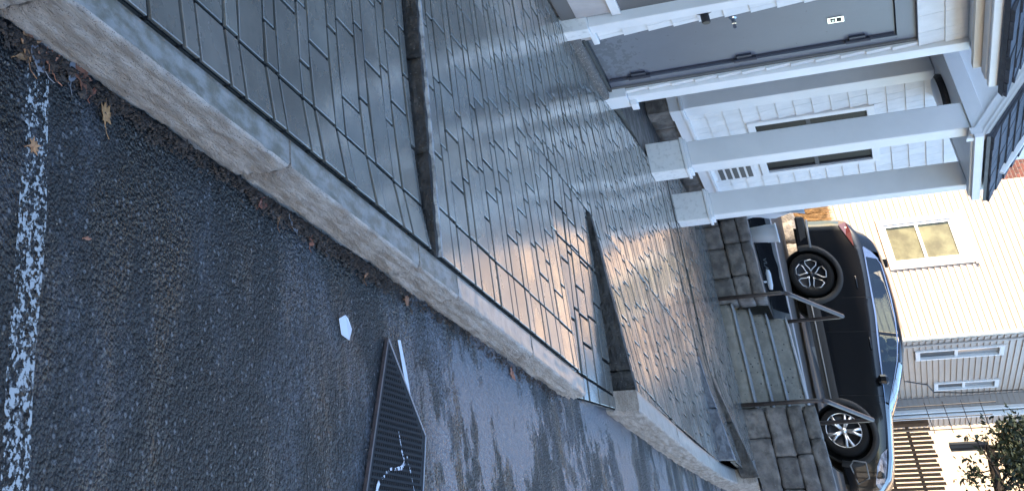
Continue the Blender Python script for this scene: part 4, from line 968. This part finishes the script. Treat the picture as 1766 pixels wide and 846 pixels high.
# ------------------------------------------------------------------ car
def car():
    slope = math.atan2(-.178, 2.56)
    C = thing('parked_car', (-6.41, 25.38, -.435), 'black compact crossover parked side-on above the stairs', 'car')
    C.rotation_euler = (0, -slope, 0)       # nose down a little with the lot
    WLOC_C = Vector((0, 0, 0)); WLOC[C.name] = WLOC_C    # parts below are in car coordinates: x forward, -y right side, z up
    WB = 2.56; R = .372; AR = .45
    TOP = [(-1.02, .86), (-.98, 1.05), (-.9, 1.22), (-.74, 1.44), (-.62, 1.545), (-.4, 1.59), (0, 1.625), (.4, 1.64), (.75, 1.63), (1.1, 1.585), (1.4, 1.505), (1.86, 1.31), (2.15, 1.165), (2.5, 1.10), (2.9, 1.03), (3.2, .93), (3.36, .80), (3.44, .66)]
    BELT = [(-1.02, .80), (-.98, 1.0), (-.9, 1.15), (-.7, 1.27), (-.4, 1.30), (.7, 1.245), (1.2, 1.18), (2.15, 1.08), (2.5, 1.035), (2.9, .965), (3.2, .87), (3.36, .74), (3.44, .62)]
    WID = [(-1.02, .62), (-.97, .74), (-.85, .82), (-.5, .875), (0, .895), (1.2, .90), (2.4, .89), (2.9, .85), (3.2, .76), (3.36, .64), (3.44, .5)]
    def rail(x):   # roof rail: half width and height
        g = clamp((x + .78) / .3) * clamp((2.22 - x) / .5)
        zt = tab(TOP, x); zb = tab(BELT, x); wb = tab(WID, x) * .955
        return lerp(wb * .80, min(wb * .80, .60 + .06 * clamp(1 - abs(x - .6))), g), lerp(lerp(zb, zt, .62), zt - .055, g)
    def zlow(x):
        z = .24 + .05 * clamp((-.55 - x) / .4) + .04 * clamp((x - 3.0) / .3)
        for c in (0, WB):
            if abs(x - c) < AR: z = max(z, R + math.sqrt(AR * AR - (x - c) ** 2))
        return z
    xs = sorted(set([round(v, 3) for v in [-1.02, -.98, -.94, -.9, -.82, -.74, -.68, -.62, -.5, -.45, 3.44, 3.4, 3.36, 3.28, 3.2, 3.1, 3.02, 3.005] +
                [AR * math.cos(PI * k / 14) for k in range(15)] + [WB + AR * math.cos(PI * k / 14) for k in range(15)] + [-.35, -.2, .55, .7, .85, .98, 1.03, 1.1, 1.25, 1.4, 1.55, 1.7, 1.86, 2.0, 2.08, 2.15, 2.3]]))
    def section(x):
        w_ = tab(WID, x); zb = tab(BELT, x); zl = zlow(x); rw, rz = rail(x); zt = tab(TOP, x)
        pts = []
        for t in (0, .12, .3, .5, .68, .82, .93, 1.):
            z = lerp(zl, zb, t); h = (z - .24) / (zb - .24)
            y = w_ * (.955 + .045 * math.sin(PI * clamp(.15 + h * .8)) + .012 * math.sin(h * 9))
            if t == 1.: y = w_ * .955
            pts.append((y, z))
        pts.append((lerp(w_ * .955, rw, .03), lerp(zb, rz, .03))); pts.append((lerp(w_ * .955, rw, .97), lerp(zb, rz, .97)))
        pts.append((rw, rz)); pts.append((rw * .6, lerp(rz, zt, .8))); pts.append((0, zt))
        return pts
    secs = [section(x) for x in xs]; n = len(secs[0])
    body = MB()
    for sgn in (-1, 1):
        body_v = [(x, sgn * p[0], p[1]) for x, s_ in zip(xs, secs) for p in s_]; fs = []
        for i in range(len(xs) - 1):
            xm = (xs[i] + xs[i + 1]) / 2
            for j in range(n - 1):
                if j == 8 and -.42 < xm < 2.1 and not (.98 < xm < 1.03): continue     # side glass opening
                if j >= 10 and 1.42 < xm < 2.16: continue                              # windscreen opening
                fs.append((i * n + j, i * n + j + 1, (i + 1) * n + j + 1, (i + 1) * n + j))
        body.add(body_v, fs)
        for i, e in ((0, xs[0]), (len(xs) - 1, xs[-1])):
            s_ = secs[i]; body.add([(e, sgn * p[0], p[1]) for p in s_] + [(e, 0, s_[0][1])], [tuple(range(n + 1))])
    bo = body.mesh('body', (0, 0, 0), 'car paint', True)
    bob = bpy.data.objects.new('body', bo); COL.objects.link(bob); bob.parent = C; WLOC[bob.name] = Vector((0, 0, 0))
    md = bob.modifiers.new('weld', 'WELD'); md.merge_threshold = .0008
    # floor, wells, seats
    inn = MB(); inn.box(-.9, 3.3, -.60, .60, .22, .62); inn.build('underbody', 'wheel well', parent=C)
    for x0 in (.35, 1.35):
        for y in (-.42, .42):
            s_ = MB(); s_.cbox(x0 - .3, x0 + .25, y - .25, y + .25, .60, .80, .05); s_.cbox(x0 - .34, x0 - .2, y - .24, y + .24, .75, 1.32, .05); s_.cbox(x0 - .33, x0 - .24, y - .12, y + .12, 1.33, 1.48, .03); s_.build('seat', 'car seat', parent=C)
    ds = MB(); ds.cbox(1.85, 2.25, -.7, .7, .7, 1.02, .05); ds.build('dashboard', 'wheel well', parent=C)
    def surf(x, s_, off, sgn):
        w_ = tab(WID, x); zb = tab(BELT, x); rw, rz = rail(x); y = lerp(w_ * .955, rw, s_); z = lerp(zb, rz, s_)
        nrm = Vector((0, rz - zb, w_ * .955 - rw)); nrm = nrm.normalized() if nrm.length else Vector((0, 1, 0))
        return (x, sgn * (y + nrm.y * off), z + nrm.z * off)
    def strip(name, mat, x0, x1, sa, sb, off, par, sgns=(-1, 1), nn=14):
        for sgn in sgns:
            m_ = MB()
            for k in range(nn + 1):
                x = lerp(x0, x1, k / nn); m_.v += [surf(x, sa(x), off, sgn), surf(x, sb(x), off, sgn)]
            m_.f = [(2 * k, 2 * k + 1, 2 * k + 3, 2 * k + 2) for k in range(nn)]
            o = m_.build(name, mat, parent=par, smooth=True)
    hi = lambda x: .90 * clamp((x + .44) / .22) ** .5 if x < -.2 else .90
    strip('side_window', 'car glass', -.40, .97, lambda x: .05, hi, .002, C); strip('side_window', 'car glass', 1.035, 2.08, lambda x: .05, lambda x: .90, .002, C)
    strip('window_trim', 'car chrome', -.44, 2.14, lambda x: -.015, lambda x: .06, .008, C, nn=24)
    strip('window_trim', 'car chrome', -.30, 2.12, lambda x: max(.0, hi(x) - .03), lambda x: hi(x) + .03, .008, C, nn=24)
    strip('window_trim', 'car chrome', -.46, -.28, lambda x: .03, lambda x: hi(x) + .1, .008, C, nn=6)
    wsn = MB()
    for k in range(9):
        x = lerp(1.42, 2.16, k / 8); rw, rz = rail(x); zt = tab(TOP, x)
        for y, z in ((-rw, rz), (-rw * .6, lerp(rz, zt, .8)), (0, zt), (rw * .6, lerp(rz, zt, .8)), (rw, rz)): wsn.v.append((x, y, z + .003))
    wsn.f = [(k * 5 + i, k * 5 + i + 1, (k + 1) * 5 + i + 1, (k + 1) * 5 + i) for k in range(8) for i in range(4)]
    wsn.build('windscreen', 'car glass', parent=C, smooth=True)
    for sgn in (-1, 1):
        # lower cladding and arch lips
        def side_y(x, z):
            w_ = tab(WID, x); zb = tab(BELT, x); h = (z - .24) / (zb - .24); return w_ * (.955 + .045 * math.sin(PI * clamp(.15 + h * .8)) + .012 * math.sin(h * 9))
        cl = MB(); nn = 20
        for k in range(nn + 1):
            x = lerp(AR - .02, WB - AR + .02, k / nn)
            for z in (.19, .22, .34, .40): cl.v.append((x, sgn * (side_y(x, max(z, .24)) + (.014 if z < .4 else -.002)), z))
        cl.f = [(k * 4 + i, k * 4 + i + 1, (k + 1) * 4 + i + 1, (k + 1) * 4 + i) for k in range(nn) for i in range(3)]
        cl.build('sill_cladding', 'car cladding', parent=C, smooth=True)
        si = MB(); si.tube([(x_, sgn * (side_y(x_, .30) + .02), .275) for x_ in (.5, 1., 1.5, 2.05)], .014, 6); si.build('sill_strip', 'car trim grey', parent=C, smooth=True)
        for c in (0, WB):
            ar = MB(); nn = 26
            for k in range(nn + 1):
                a = lerp(-.28, PI + .28, k / nn)
                for rad, o_ in ((AR - .03, -.03), (AR - .025, .012), (AR + .055, .014), (AR + .075, -.006)):
                    x = c + rad * math.cos(a); z = R + rad * math.sin(a); x = clamp(x, -1.0, 3.42)
                    ar.v.append((x, sgn * (side_y(x, max(.24, z)) + o_), max(z, .2)))
            ar.f = [(k * 4 + i, k * 4 + i + 1, (k + 1) * 4 + i + 1, (k + 1) * 4 + i) for k in range(nn) for i in range(3)]
            ar.build('wheel_arch', 'car cladding', parent=C, smooth=True)
            wl = MB(); wl.lathe([(.001, 0), (AR, 0), (AR, .3)], (c, sgn * .56, R), (0, sgn, 0), 28); wl.build('wheel_well', 'wheel well', parent=C)
        # lamps, handles, mirror
        tl = MB(); pts = [(-.99, 1.0), (-.93, 1.12), (-.74, 1.17), (-.46, 1.165), (-.66, 1.08), (-.86, .99)]
        tl.v = [(x, sgn * (side_y(x, z) + .028), z) for x, z in pts] + [(x, sgn * (side_y(x, z) - .02), z) for x, z in pts]; tl.f = [tuple(range(6))] + [(i, (i + 1) % 6, 6 + (i + 1) % 6, 6 + i) for i in range(6)]
        tl.build('tail_lamp', 'tail lamp', parent=C)
        hl = MB(); pts = [(2.80, .955), (3.05, .90), (3.27, .82), (3.37, .72), (3.30, .68), (3.05, .76), (2.88, .86)]
        hl.v = [(x, sgn * (side_y(x, z) + .028), z) for x, z in pts] + [(x, sgn * (side_y(x, z) - .02), z) for x, z in pts]; hl.f = [tuple(range(7))] + [(i, (i + 1) % 7, 7 + (i + 1) % 7, 7 + i) for i in range(7)]
        hl.build('headlight', 'head lamp', parent=C)
        fg = MB(); fg.tube([(3.0, sgn * (side_y(3.0, .52) + .01), .60), (3.22, sgn * (side_y(3.22, .52) + .01), .60), (3.30, sgn * (side_y(3.30, .5) + .012), .42), (3.05, sgn * (side_y(3.05, .45) + .01), .36), (2.98, sgn * (side_y(2.98, .45) + .01), .42), (3.0, sgn * (side_y(3.0, .52) + .01), .60)], .013, 6); fg.build('fog_lamp_trim', 'car trim grey', parent=C)
        bp = MB(); bp.cbox(-1.05, -.46, sgn * .80 - .05, sgn * .80 + .05, .28, .44, .03); bp.build('rear_bumper', 'car cladding', parent=C)
        rb = MB(); rb.tube([(-.46, sgn * .885, .45), (-.75, sgn * .865, .46), (-1.0, sgn * .74, .47)], .025, 6); rb.build('bumper_strip', 'car trim grey', parent=C, smooth=True)
        for x in (.17, 1.18):
            hd = MB(); z = 1.075; y = sgn * (side_y(x, z) + .018); hd.tube([(x - .10, y - sgn * .02, z), (x - .07, y, z), (x + .07, y, z - .006), (x + .10, y - sgn * .02, z - .008)], .014, 6); hd.build('door_handle', 'car paint', parent=C, smooth=True)
        for x in (.985, 2.0, .42):
            se = MB(); zs = [.42, .6, .8, 1.0, tab(BELT, x) - .01]
            if x == .42: zs = [.80, .95, 1.1, 1.25]
            se.tube([(x, sgn * (side_y(x, z) + .0005), z) for z in zs], .0035, 4); se.build('door_seam', 'wheel well', parent=C)
        mr = MB(); mr.cbox(1.70, 1.84, sgn * .97 - .10, sgn * .97 + .10, 1.07, 1.22, .035); mr.cbox(1.74, 1.80, min(sgn * .80, sgn * .9), max(sgn * .80, sgn * .9), 1.08, 1.13, .01); mr.build('mirror', 'car paint', parent=C, smooth=False)
        for c, front in ((0, False), (WB, True)):
            y0 = sgn * .70; ax = (0, sgn, 0)
            W_ = bpy.data.objects.new('wheel', MB().lathe([(.26, -.02), (.345, -.03), (R - .004, .01), (R, .05), (R, .12), (R - .006, .165), (R - .03, .185), (.285, .192), (.268, .18), (.262, .10)], (0, 0, 0), ax, 40).mesh('tyre', (0, 0, 0), 'tyre', True))
            COL.objects.link(W_); W_.parent = C; W_.location = (c, y0, R); W_.name = 'wheel'; WLOC[W_.name] = Vector((0, 0, 0))
            if front: W_.rotation_euler = (0, 0, math.radians(-9) * 1)
            dk = MB(); dk.lathe([(.001, .10), (.20, .09), (.266, .12), (.268, .18)], (0, 0, 0), ax, 36); dk.build('rim_dish', 'rim dark', parent=W_, smooth=True)
            def P2(r, a, h): return (r * math.cos(a), sgn * h, r * math.sin(a))
            lip = MB(); lip.lathe([(.262, .172), (.272, .186), (.276, .178)], (0, 0, 0), ax, 40); lip.build('rim_lip', 'rim dark' if not front else 'rim silver', parent=W_, smooth=True)
            if not front:
                for k in range(5):
                    a = 2 * PI * k / 5 + .5; pts = [(.05, 0), (.10, -.20), (.19, -.47), (.245, -.40), (.258, 0), (.245, .40), (.19, .47), (.10, .20), (.05, 0)]
                    sp = MB(); sp.tube([P2(r, a + t, .165 if r < .2 else .175) for r, t in pts], .0095, 6); sp.build('spoke', 'rim silver', parent=W_, smooth=True)
            else:
                for k in range(5):
                    a = 2 * PI * k / 5 + .2
                    for dt in (-.16, .16):
                        sp = MB(); sp.tube([P2(.05, a + dt * .6, .16), P2(.15, a + dt * .8, .17), P2(.262, a + dt * 1.25, .178)], [.022, .021, .026], 6); sp.build('spoke', 'rim silver', parent=W_, smooth=True)
            hb = MB(); hb.lathe([(.001, .178), (.04, .176), (.05, .16), (.052, .12)], (0, 0, 0), ax, 18); hb.build('hub_cap', 'rim dark' if not front else 'rim silver', parent=W_, smooth=True)
    gl = MB(); gl.cbox(3.41, 3.455, -.45, .45, .40, .60, .01); gl.build('grille', 'wheel well', parent=C)
    ant = MB(); ant.cbox(-.45, -.30, -.02, .02, 1.585, 1.66, .01); ant.build('roof_fin', 'car paint', parent=C)
car()

# ------------------------------------------------------------------ road markings and litter
def ribbon(name, pts_l, pts_r, mat, lift=.004, n=30):
    mb = MB()
    for k in range(n + 1):
        t = k / n
        def at(p):
            u = t * (len(p) - 1); i = min(int(u), len(p) - 2); f = u - i; return lerp(p[i][0], p[i + 1][0], f), lerp(p[i][1], p[i + 1][1], f)
        for p in (at(pts_l), at(pts_r)): mb.v.append((p[0], p[1], street(p[0], p[1]) + lift))
    mb.f = [(2 * k, 2 * k + 1, 2 * k + 3, 2 * k + 2) for k in range(n)]
    return mb.build(name, mat)
o = ribbon('road_line', [(-1.16, 2.005), (-.78, 2.035), (-.5, 2.05), (-.3, 2.07), (3.5, 2.3)], [(-1.17, 2.085), (-.80, 2.135), (-.51, 2.14), (-.31, 2.16), (3.5, 2.39)], 'road paint'); tag(o, kind='structure')
o = ribbon('paint_strip', [(-1.03, 4.255), (-.93, 4.285), (-.835, 4.325)], [(-1.035, 4.285), (-.93, 4.325), (-.83, 4.35)], 'paper', .004, 12); tag(o, 'short pale paint strip on the asphalt touching the black mat', 'paint mark')
# black rubber mat
mt_ = thing('rubber_mat', (-.62, 4.15, street(-.62, 4.15)), 'black ribbed rubber mat with a pointed corner lying on the asphalt', 'mat')
MP = [(-1.007, 4.145), (-.753, 4.438), (-.50, 4.33), (-.06, 4.09), (-.10, 3.62), (-.516, 3.861)]
zm = lambda x, y: street(x, y)
b = MB(); n = len(MP); b.add([(x, y, zm(x, y) + .001) for x, y in MP] + [(x, y, zm(x, y) + .009) for x, y in MP], [tuple(range(n)), tuple(range(n, 2 * n))] + [(i, (i + 1) % n, n + (i + 1) % n, n + i) for i in range(n)]); b.build('sheet', 'rubber', parent=mt_)
cl_ = MB(); pl = planes(MP)
du = Vector((.655, -.38, 0)).normalized(); dv = Vector((.38, .655, 0)).normalized()
for i in range(-60, 60):
    for j in range(-40, 60):
        c = Vector((-.6, 4.1, 0)) + du * (i * .021 + (j % 2) * .0105) + dv * (j * .0155)
        if all(a * c.x + b_ * c.y + k_ > .022 * math.hypot(a, b_) for a, b_, k_ in pl):
            p = [c + du * .0075, c + dv * .0042, c - du * .0075, c - dv * .0042]; z = zm(c.x, c.y) + .0095
            cl_.add([(q.x, q.y, z - .001) for q in p] + [(c.x + (q.x - c.x) * .55, c.y + (q.y - c.y) * .55, z + .0035) for q in p], [(4, 5, 6, 7), (0, 1, 5, 4), (1, 2, 6, 5), (2, 3, 7, 6), (3, 0, 4, 7)])
tag(cl_.build('raised_dots', 'rubber', parent=mt_), kind='stuff')
def edge(a, c, wd, h, mat, nm):
    a = Vector((*a, 0)); c = Vector((*c, 0)); nn = Vector((-(c - a).y, (c - a).x, 0)).normalized() * wd
    e = MB(); q = [a, c, c + nn, a + nn]; e.add([(p.x, p.y, zm(p.x, p.y) + .002) for p in q] + [(p.x, p.y, zm(p.x, p.y) + h) for p in q], [(0, 1, 2, 3), (4, 5, 6, 7), (0, 1, 5, 4), (1, 2, 6, 5), (2, 3, 7, 6), (3, 0, 4, 7)]); e.build(nm, mat, parent=mt_)
edge((-.516, 3.861), (-1.007, 4.145), .009, .013, 'rubber edge', 'front_edge'); edge((-.10, 3.62), (-.516, 3.861), .009, .013, 'rubber edge', 'front_edge')
edge((-.753, 4.438), (-1.007, 4.145), -.005, .012, 'bright metal', 'side_edge'); edge((-.50, 4.33), (-.753, 4.438), -.005, .012, 'bright metal', 'side_edge')
ps = [[(-.725, 4.165), (-.70, 4.172), (-.68, 4.18)], [(-.672, 4.178), (-.655, 4.192), (-.635, 4.196), (-.618, 4.165), (-.605, 4.10)], [(-.605, 4.085), (-.60, 4.06)], [(-.592, 4.05), (-.585, 4.02)], [(-.575, 4.01), (-.565, 3.985)], [(-.552, 3.96), (-.535, 3.94), (-.515, 3.93), (-.48, 3.90)], [(-.66, 4.225), (-.64, 4.235), (-.615, 4.25)], [(-.60, 4.255), (-.56, 4.27)]]
for k, p in enumerate(ps):
    e = MB(); wd = [.003, .007, .006, .006, .006, .009, .007, .002][k]
    for i, (x, y) in enumerate(p):
        x2, y2 = p[min(i + 1, len(p) - 1)]; x1, y1 = p[max(i - 1, 0)]; d_ = Vector((x2 - x1, y2 - y1)).normalized(); ww = wd * (.5 + .8 * abs(noise.noise(Vector((x * 30, y * 30, k)))) + (.35 if 0 < i < len(p) - 1 else 0))
        for s_ in (-1, 1): e.v.append((x - d_.y * ww * s_, y + d_.x * ww * s_, zm(x, y) + .0142))
    e.f = [(2 * i, 2 * i + 1, 2 * i + 3, 2 * i + 2) for i in range(len(p) - 1)]; e.build('paint_splash', 'flaked paint', parent=mt_)
pp = [(-.983, 3.733), (-1.0, 3.762), (-.995, 3.785), (-.972, 3.834), (-.945, 3.815), (-.928, 3.785), (-.938, 3.745), (-.965, 3.738)]
e = MB(); n = len(pp)
e.add([(x, y, street(x, y) + .003 + .009 * (i in (1, 2, 5))) for i, (x, y) in enumerate(pp)] + [(x, y, street(x, y) + .0045 + .009 * (i in (1, 2, 5))) for i, (x, y) in enumerate(pp)] , [tuple(range(n)), tuple(range(n, 2 * n))] + [(i, (i + 1) % n, n + (i + 1) % n, n + i) for i in range(n)])
tag(e.build('paper_scrap', 'paper'), 'pale blue-white scrap of paper lying on the asphalt', 'paper')

def leaf(x, y, size, rot, kind, label, mat='leaf brown', lift=.006, surf=street, tilt=(0, 0)):
    rr = random.Random(int(x * 9999 + y * 777))
    if kind == 'lobed':
        out = [(0, -.5), (.10, -.22), (.38, -.34), (.28, -.08), (.52, .10), (.24, .12), (.30, .42), (.10, .26), (0, .62), (-.10, .26), (-.28, .40), (-.22, .12), (-.50, .08), (-.26, -.08), (-.36, -.32), (-.10, -.22)]
    elif kind == 'thin': out = [(0, -.5), (.10, -.25), (.13, .05), (.07, .35), (0, .55), (-.08, .3), (-.12, 0), (-.08, -.28)]
    else: out = [(0, -.5), (.2, -.28), (.30, 0), (.22, .3), (0, .55), (-.22, .3), (-.30, 0), (-.2, -.28)]
    mb = MB(); cr, sr = math.cos(rot), math.sin(rot); z0 = surf(x, y) + lift
    def P3(p):
        u, v_ = p[0] * size, p[1] * size; zz = (.30 * abs(p[0]) ** 1.3 + .14 * p[1] * p[1] + .06 * rr.uniform(-1, 1)) * size + tilt[0] * u + tilt[1] * v_
        return (x + u * cr - v_ * sr, y + u * sr + v_ * cr, z0 + max(0, zz))
    vs = [P3(p) for p in out]; mid = [P3((0, t)) for t in (-.25, 0, .3)]
    n = len(vs); c = n; vs.append((x, y, z0 + .002))
    mb.add(vs, [(i, (i + 1) % n, c) for i in range(n)])
    mb.tube([P3((0, -.45)), P3((.03, -.7)), P3((.10, -.95))], .0012, 4)
    o = mb.build('fallen_leaf', mat); md = o.modifiers.new('solid', 'SOLIDIFY'); md.thickness = .0012
    tag(o, label, 'leaf', 'fallen leaves along the kerb')
LV = [(-1.150, 1.985, .075, .4, 'thin', 'pointed tan leaf at the far left end of the leaf pile', 'leaf brown'),
      (-1.185, 1.995, .085, 1.9, 'lobed', 'brown lobed leaf on top of the leaf pile by the white line', 'leaf brown'),
      (-1.165, 2.035, .080, 2.6, 'oval', 'dark grey curled leaf in the pile just above the white line', 'ash grey leaf'),
      (-1.190, 2.045, .075, .9, 'lobed', 'dark brown leaf at the right of the leaf pile', 'leaf dark'),
      (-1.180, 2.085, .065, 2.2, 'lobed', 'small orange-brown leaf leaning on the kerb at the end of the leaf pile', 'leaf brown'),
      (-1.195, 2.010, .070, -.7, 'thin', 'narrow tan leaf lying across the leaf pile', 'leaf brown'),
      (-1.195, 2.215, .085, -.5, 'lobed', 'orange star-shaped leaf standing against the kerb', 'leaf brown'),
      (-1.195, 2.175, .075, 1.3, 'oval', 'grey leaf lying beside the orange star-shaped leaf', 'ash grey leaf'),
      (-1.140, 2.325, .085, 1.75, 'lobed', 'single orange-brown leaf lying alone on the asphalt', 'leaf brown'),
      (-.965, 2.055, .055, .3, 'lobed', 'brown leaf lying on the worn white line', 'leaf brown'),
      (-1.175, 2.265, .050, .9, 'thin', 'thin brown leaf below the orange star-shaped leaf', 'leaf brown'),
      (-1.185, 3.185, .075, .5, 'oval', 'tan leaf tucked under the kerb joint', 'leaf brown'),
      (-1.185, 3.300, .080, 1.1, 'thin', 'narrow tan leaf right of the kerb joint', 'leaf brown'),
      (-1.180, 3.405, .080, -.4, 'thin', 'upright grey leaf stuck in the gutter litter', 'ash grey leaf'),
      (-1.180, 3.540, .075, .9, 'oval', 'pinkish-brown leaf in the gutter litter', 'leaf brown'),
      (-1.170, 3.650, .070, 2.2, 'thin', 'curled dark leaf in the gutter litter', 'leaf dark'),
      (-1.190, 3.985, .085, .8, 'thin', 'orange leaf in the hollow under the kerb', 'leaf brown'),
      (-1.190, 4.370, .075, .1, 'oval', 'reddish leaf at the foot of the short kerb stone', 'leaf brown'),
      (-1.195, 5.690, .080, .3, 'lobed', 'reddish-brown leaf under the last kerb stone', 'leaf brown'),
      (-.830, 2.290, .045, .2, 'thin', 'tiny tan leaf alone on the dark asphalt', 'leaf brown')]
for a in LV: leaf(a[0], a[1], a[2] * (.75 if a[0] > -1.145 else 1. if a[1] < 2.3 else .85), a[3], a[4], a[5], a[6], lift=.004 + .004 * RND.random())
# leaf litter and grit in the gutter
lt = MB(); rr = random.Random(3)
for k in range(4200):
    y = rr.choice((rr.gauss(2.03, .09), rr.gauss(3.3, .17), rr.gauss(3.62, .12), rr.gauss(4.0, .12), rr.uniform(1.8, 6.5), rr.gauss(2.5, .2)))
    x = xo(y) + .012 + abs(rr.gauss(0, .022)); z = street(x, y) + rr.uniform(.0, .012)
    s_ = rr.uniform(.002, .008) if rr.random() < .9 else rr.uniform(.008, .019); a = rr.uniform(0, PI); dx, dy = math.cos(a) * s_, math.sin(a) * s_; h = rr.uniform(.001, .006)
    lt.add([(x - dx, y - dy, z), (x + dy * .6, y - dx * .6, z), (x + dx, y + dy, z + h), (x - dy * .6, y + dx * .6, z + h * .4), (x, y, z + h + .003)], [(0, 1, 4), (1, 2, 4), (2, 3, 4), (3, 0, 4)])
tag(lt.build('gutter_litter', 'debris'), 'dark leaf litter and grit in the gutter along the kerb', 'litter', kind='stuff')
# loose grit on the asphalt
gt = MB()
for k in range(2200):
    y = 1.75 + 5.5 * rr.random() ** 1.6; x = rr.uniform(-1.15, .9); z = street(x, y); s_ = rr.uniform(.0012, .0036)
    a = rr.uniform(0, PI); dx, dy = math.cos(a) * s_, math.sin(a) * s_
    gt.add([(x - dx, y - dy, z), (x + dy * .7, y - dx * .7, z), (x + dx, y + dy, z), (x - dy * .7, y + dx * .7, z), (x, y, z + s_ * .9)], [(0, 1, 4), (1, 2, 4), (2, 3, 4), (3, 0, 4)])
tag(gt.build('road_grit', 'rock'), 'fine pale grit scattered on the asphalt', 'grit', kind='stuff')
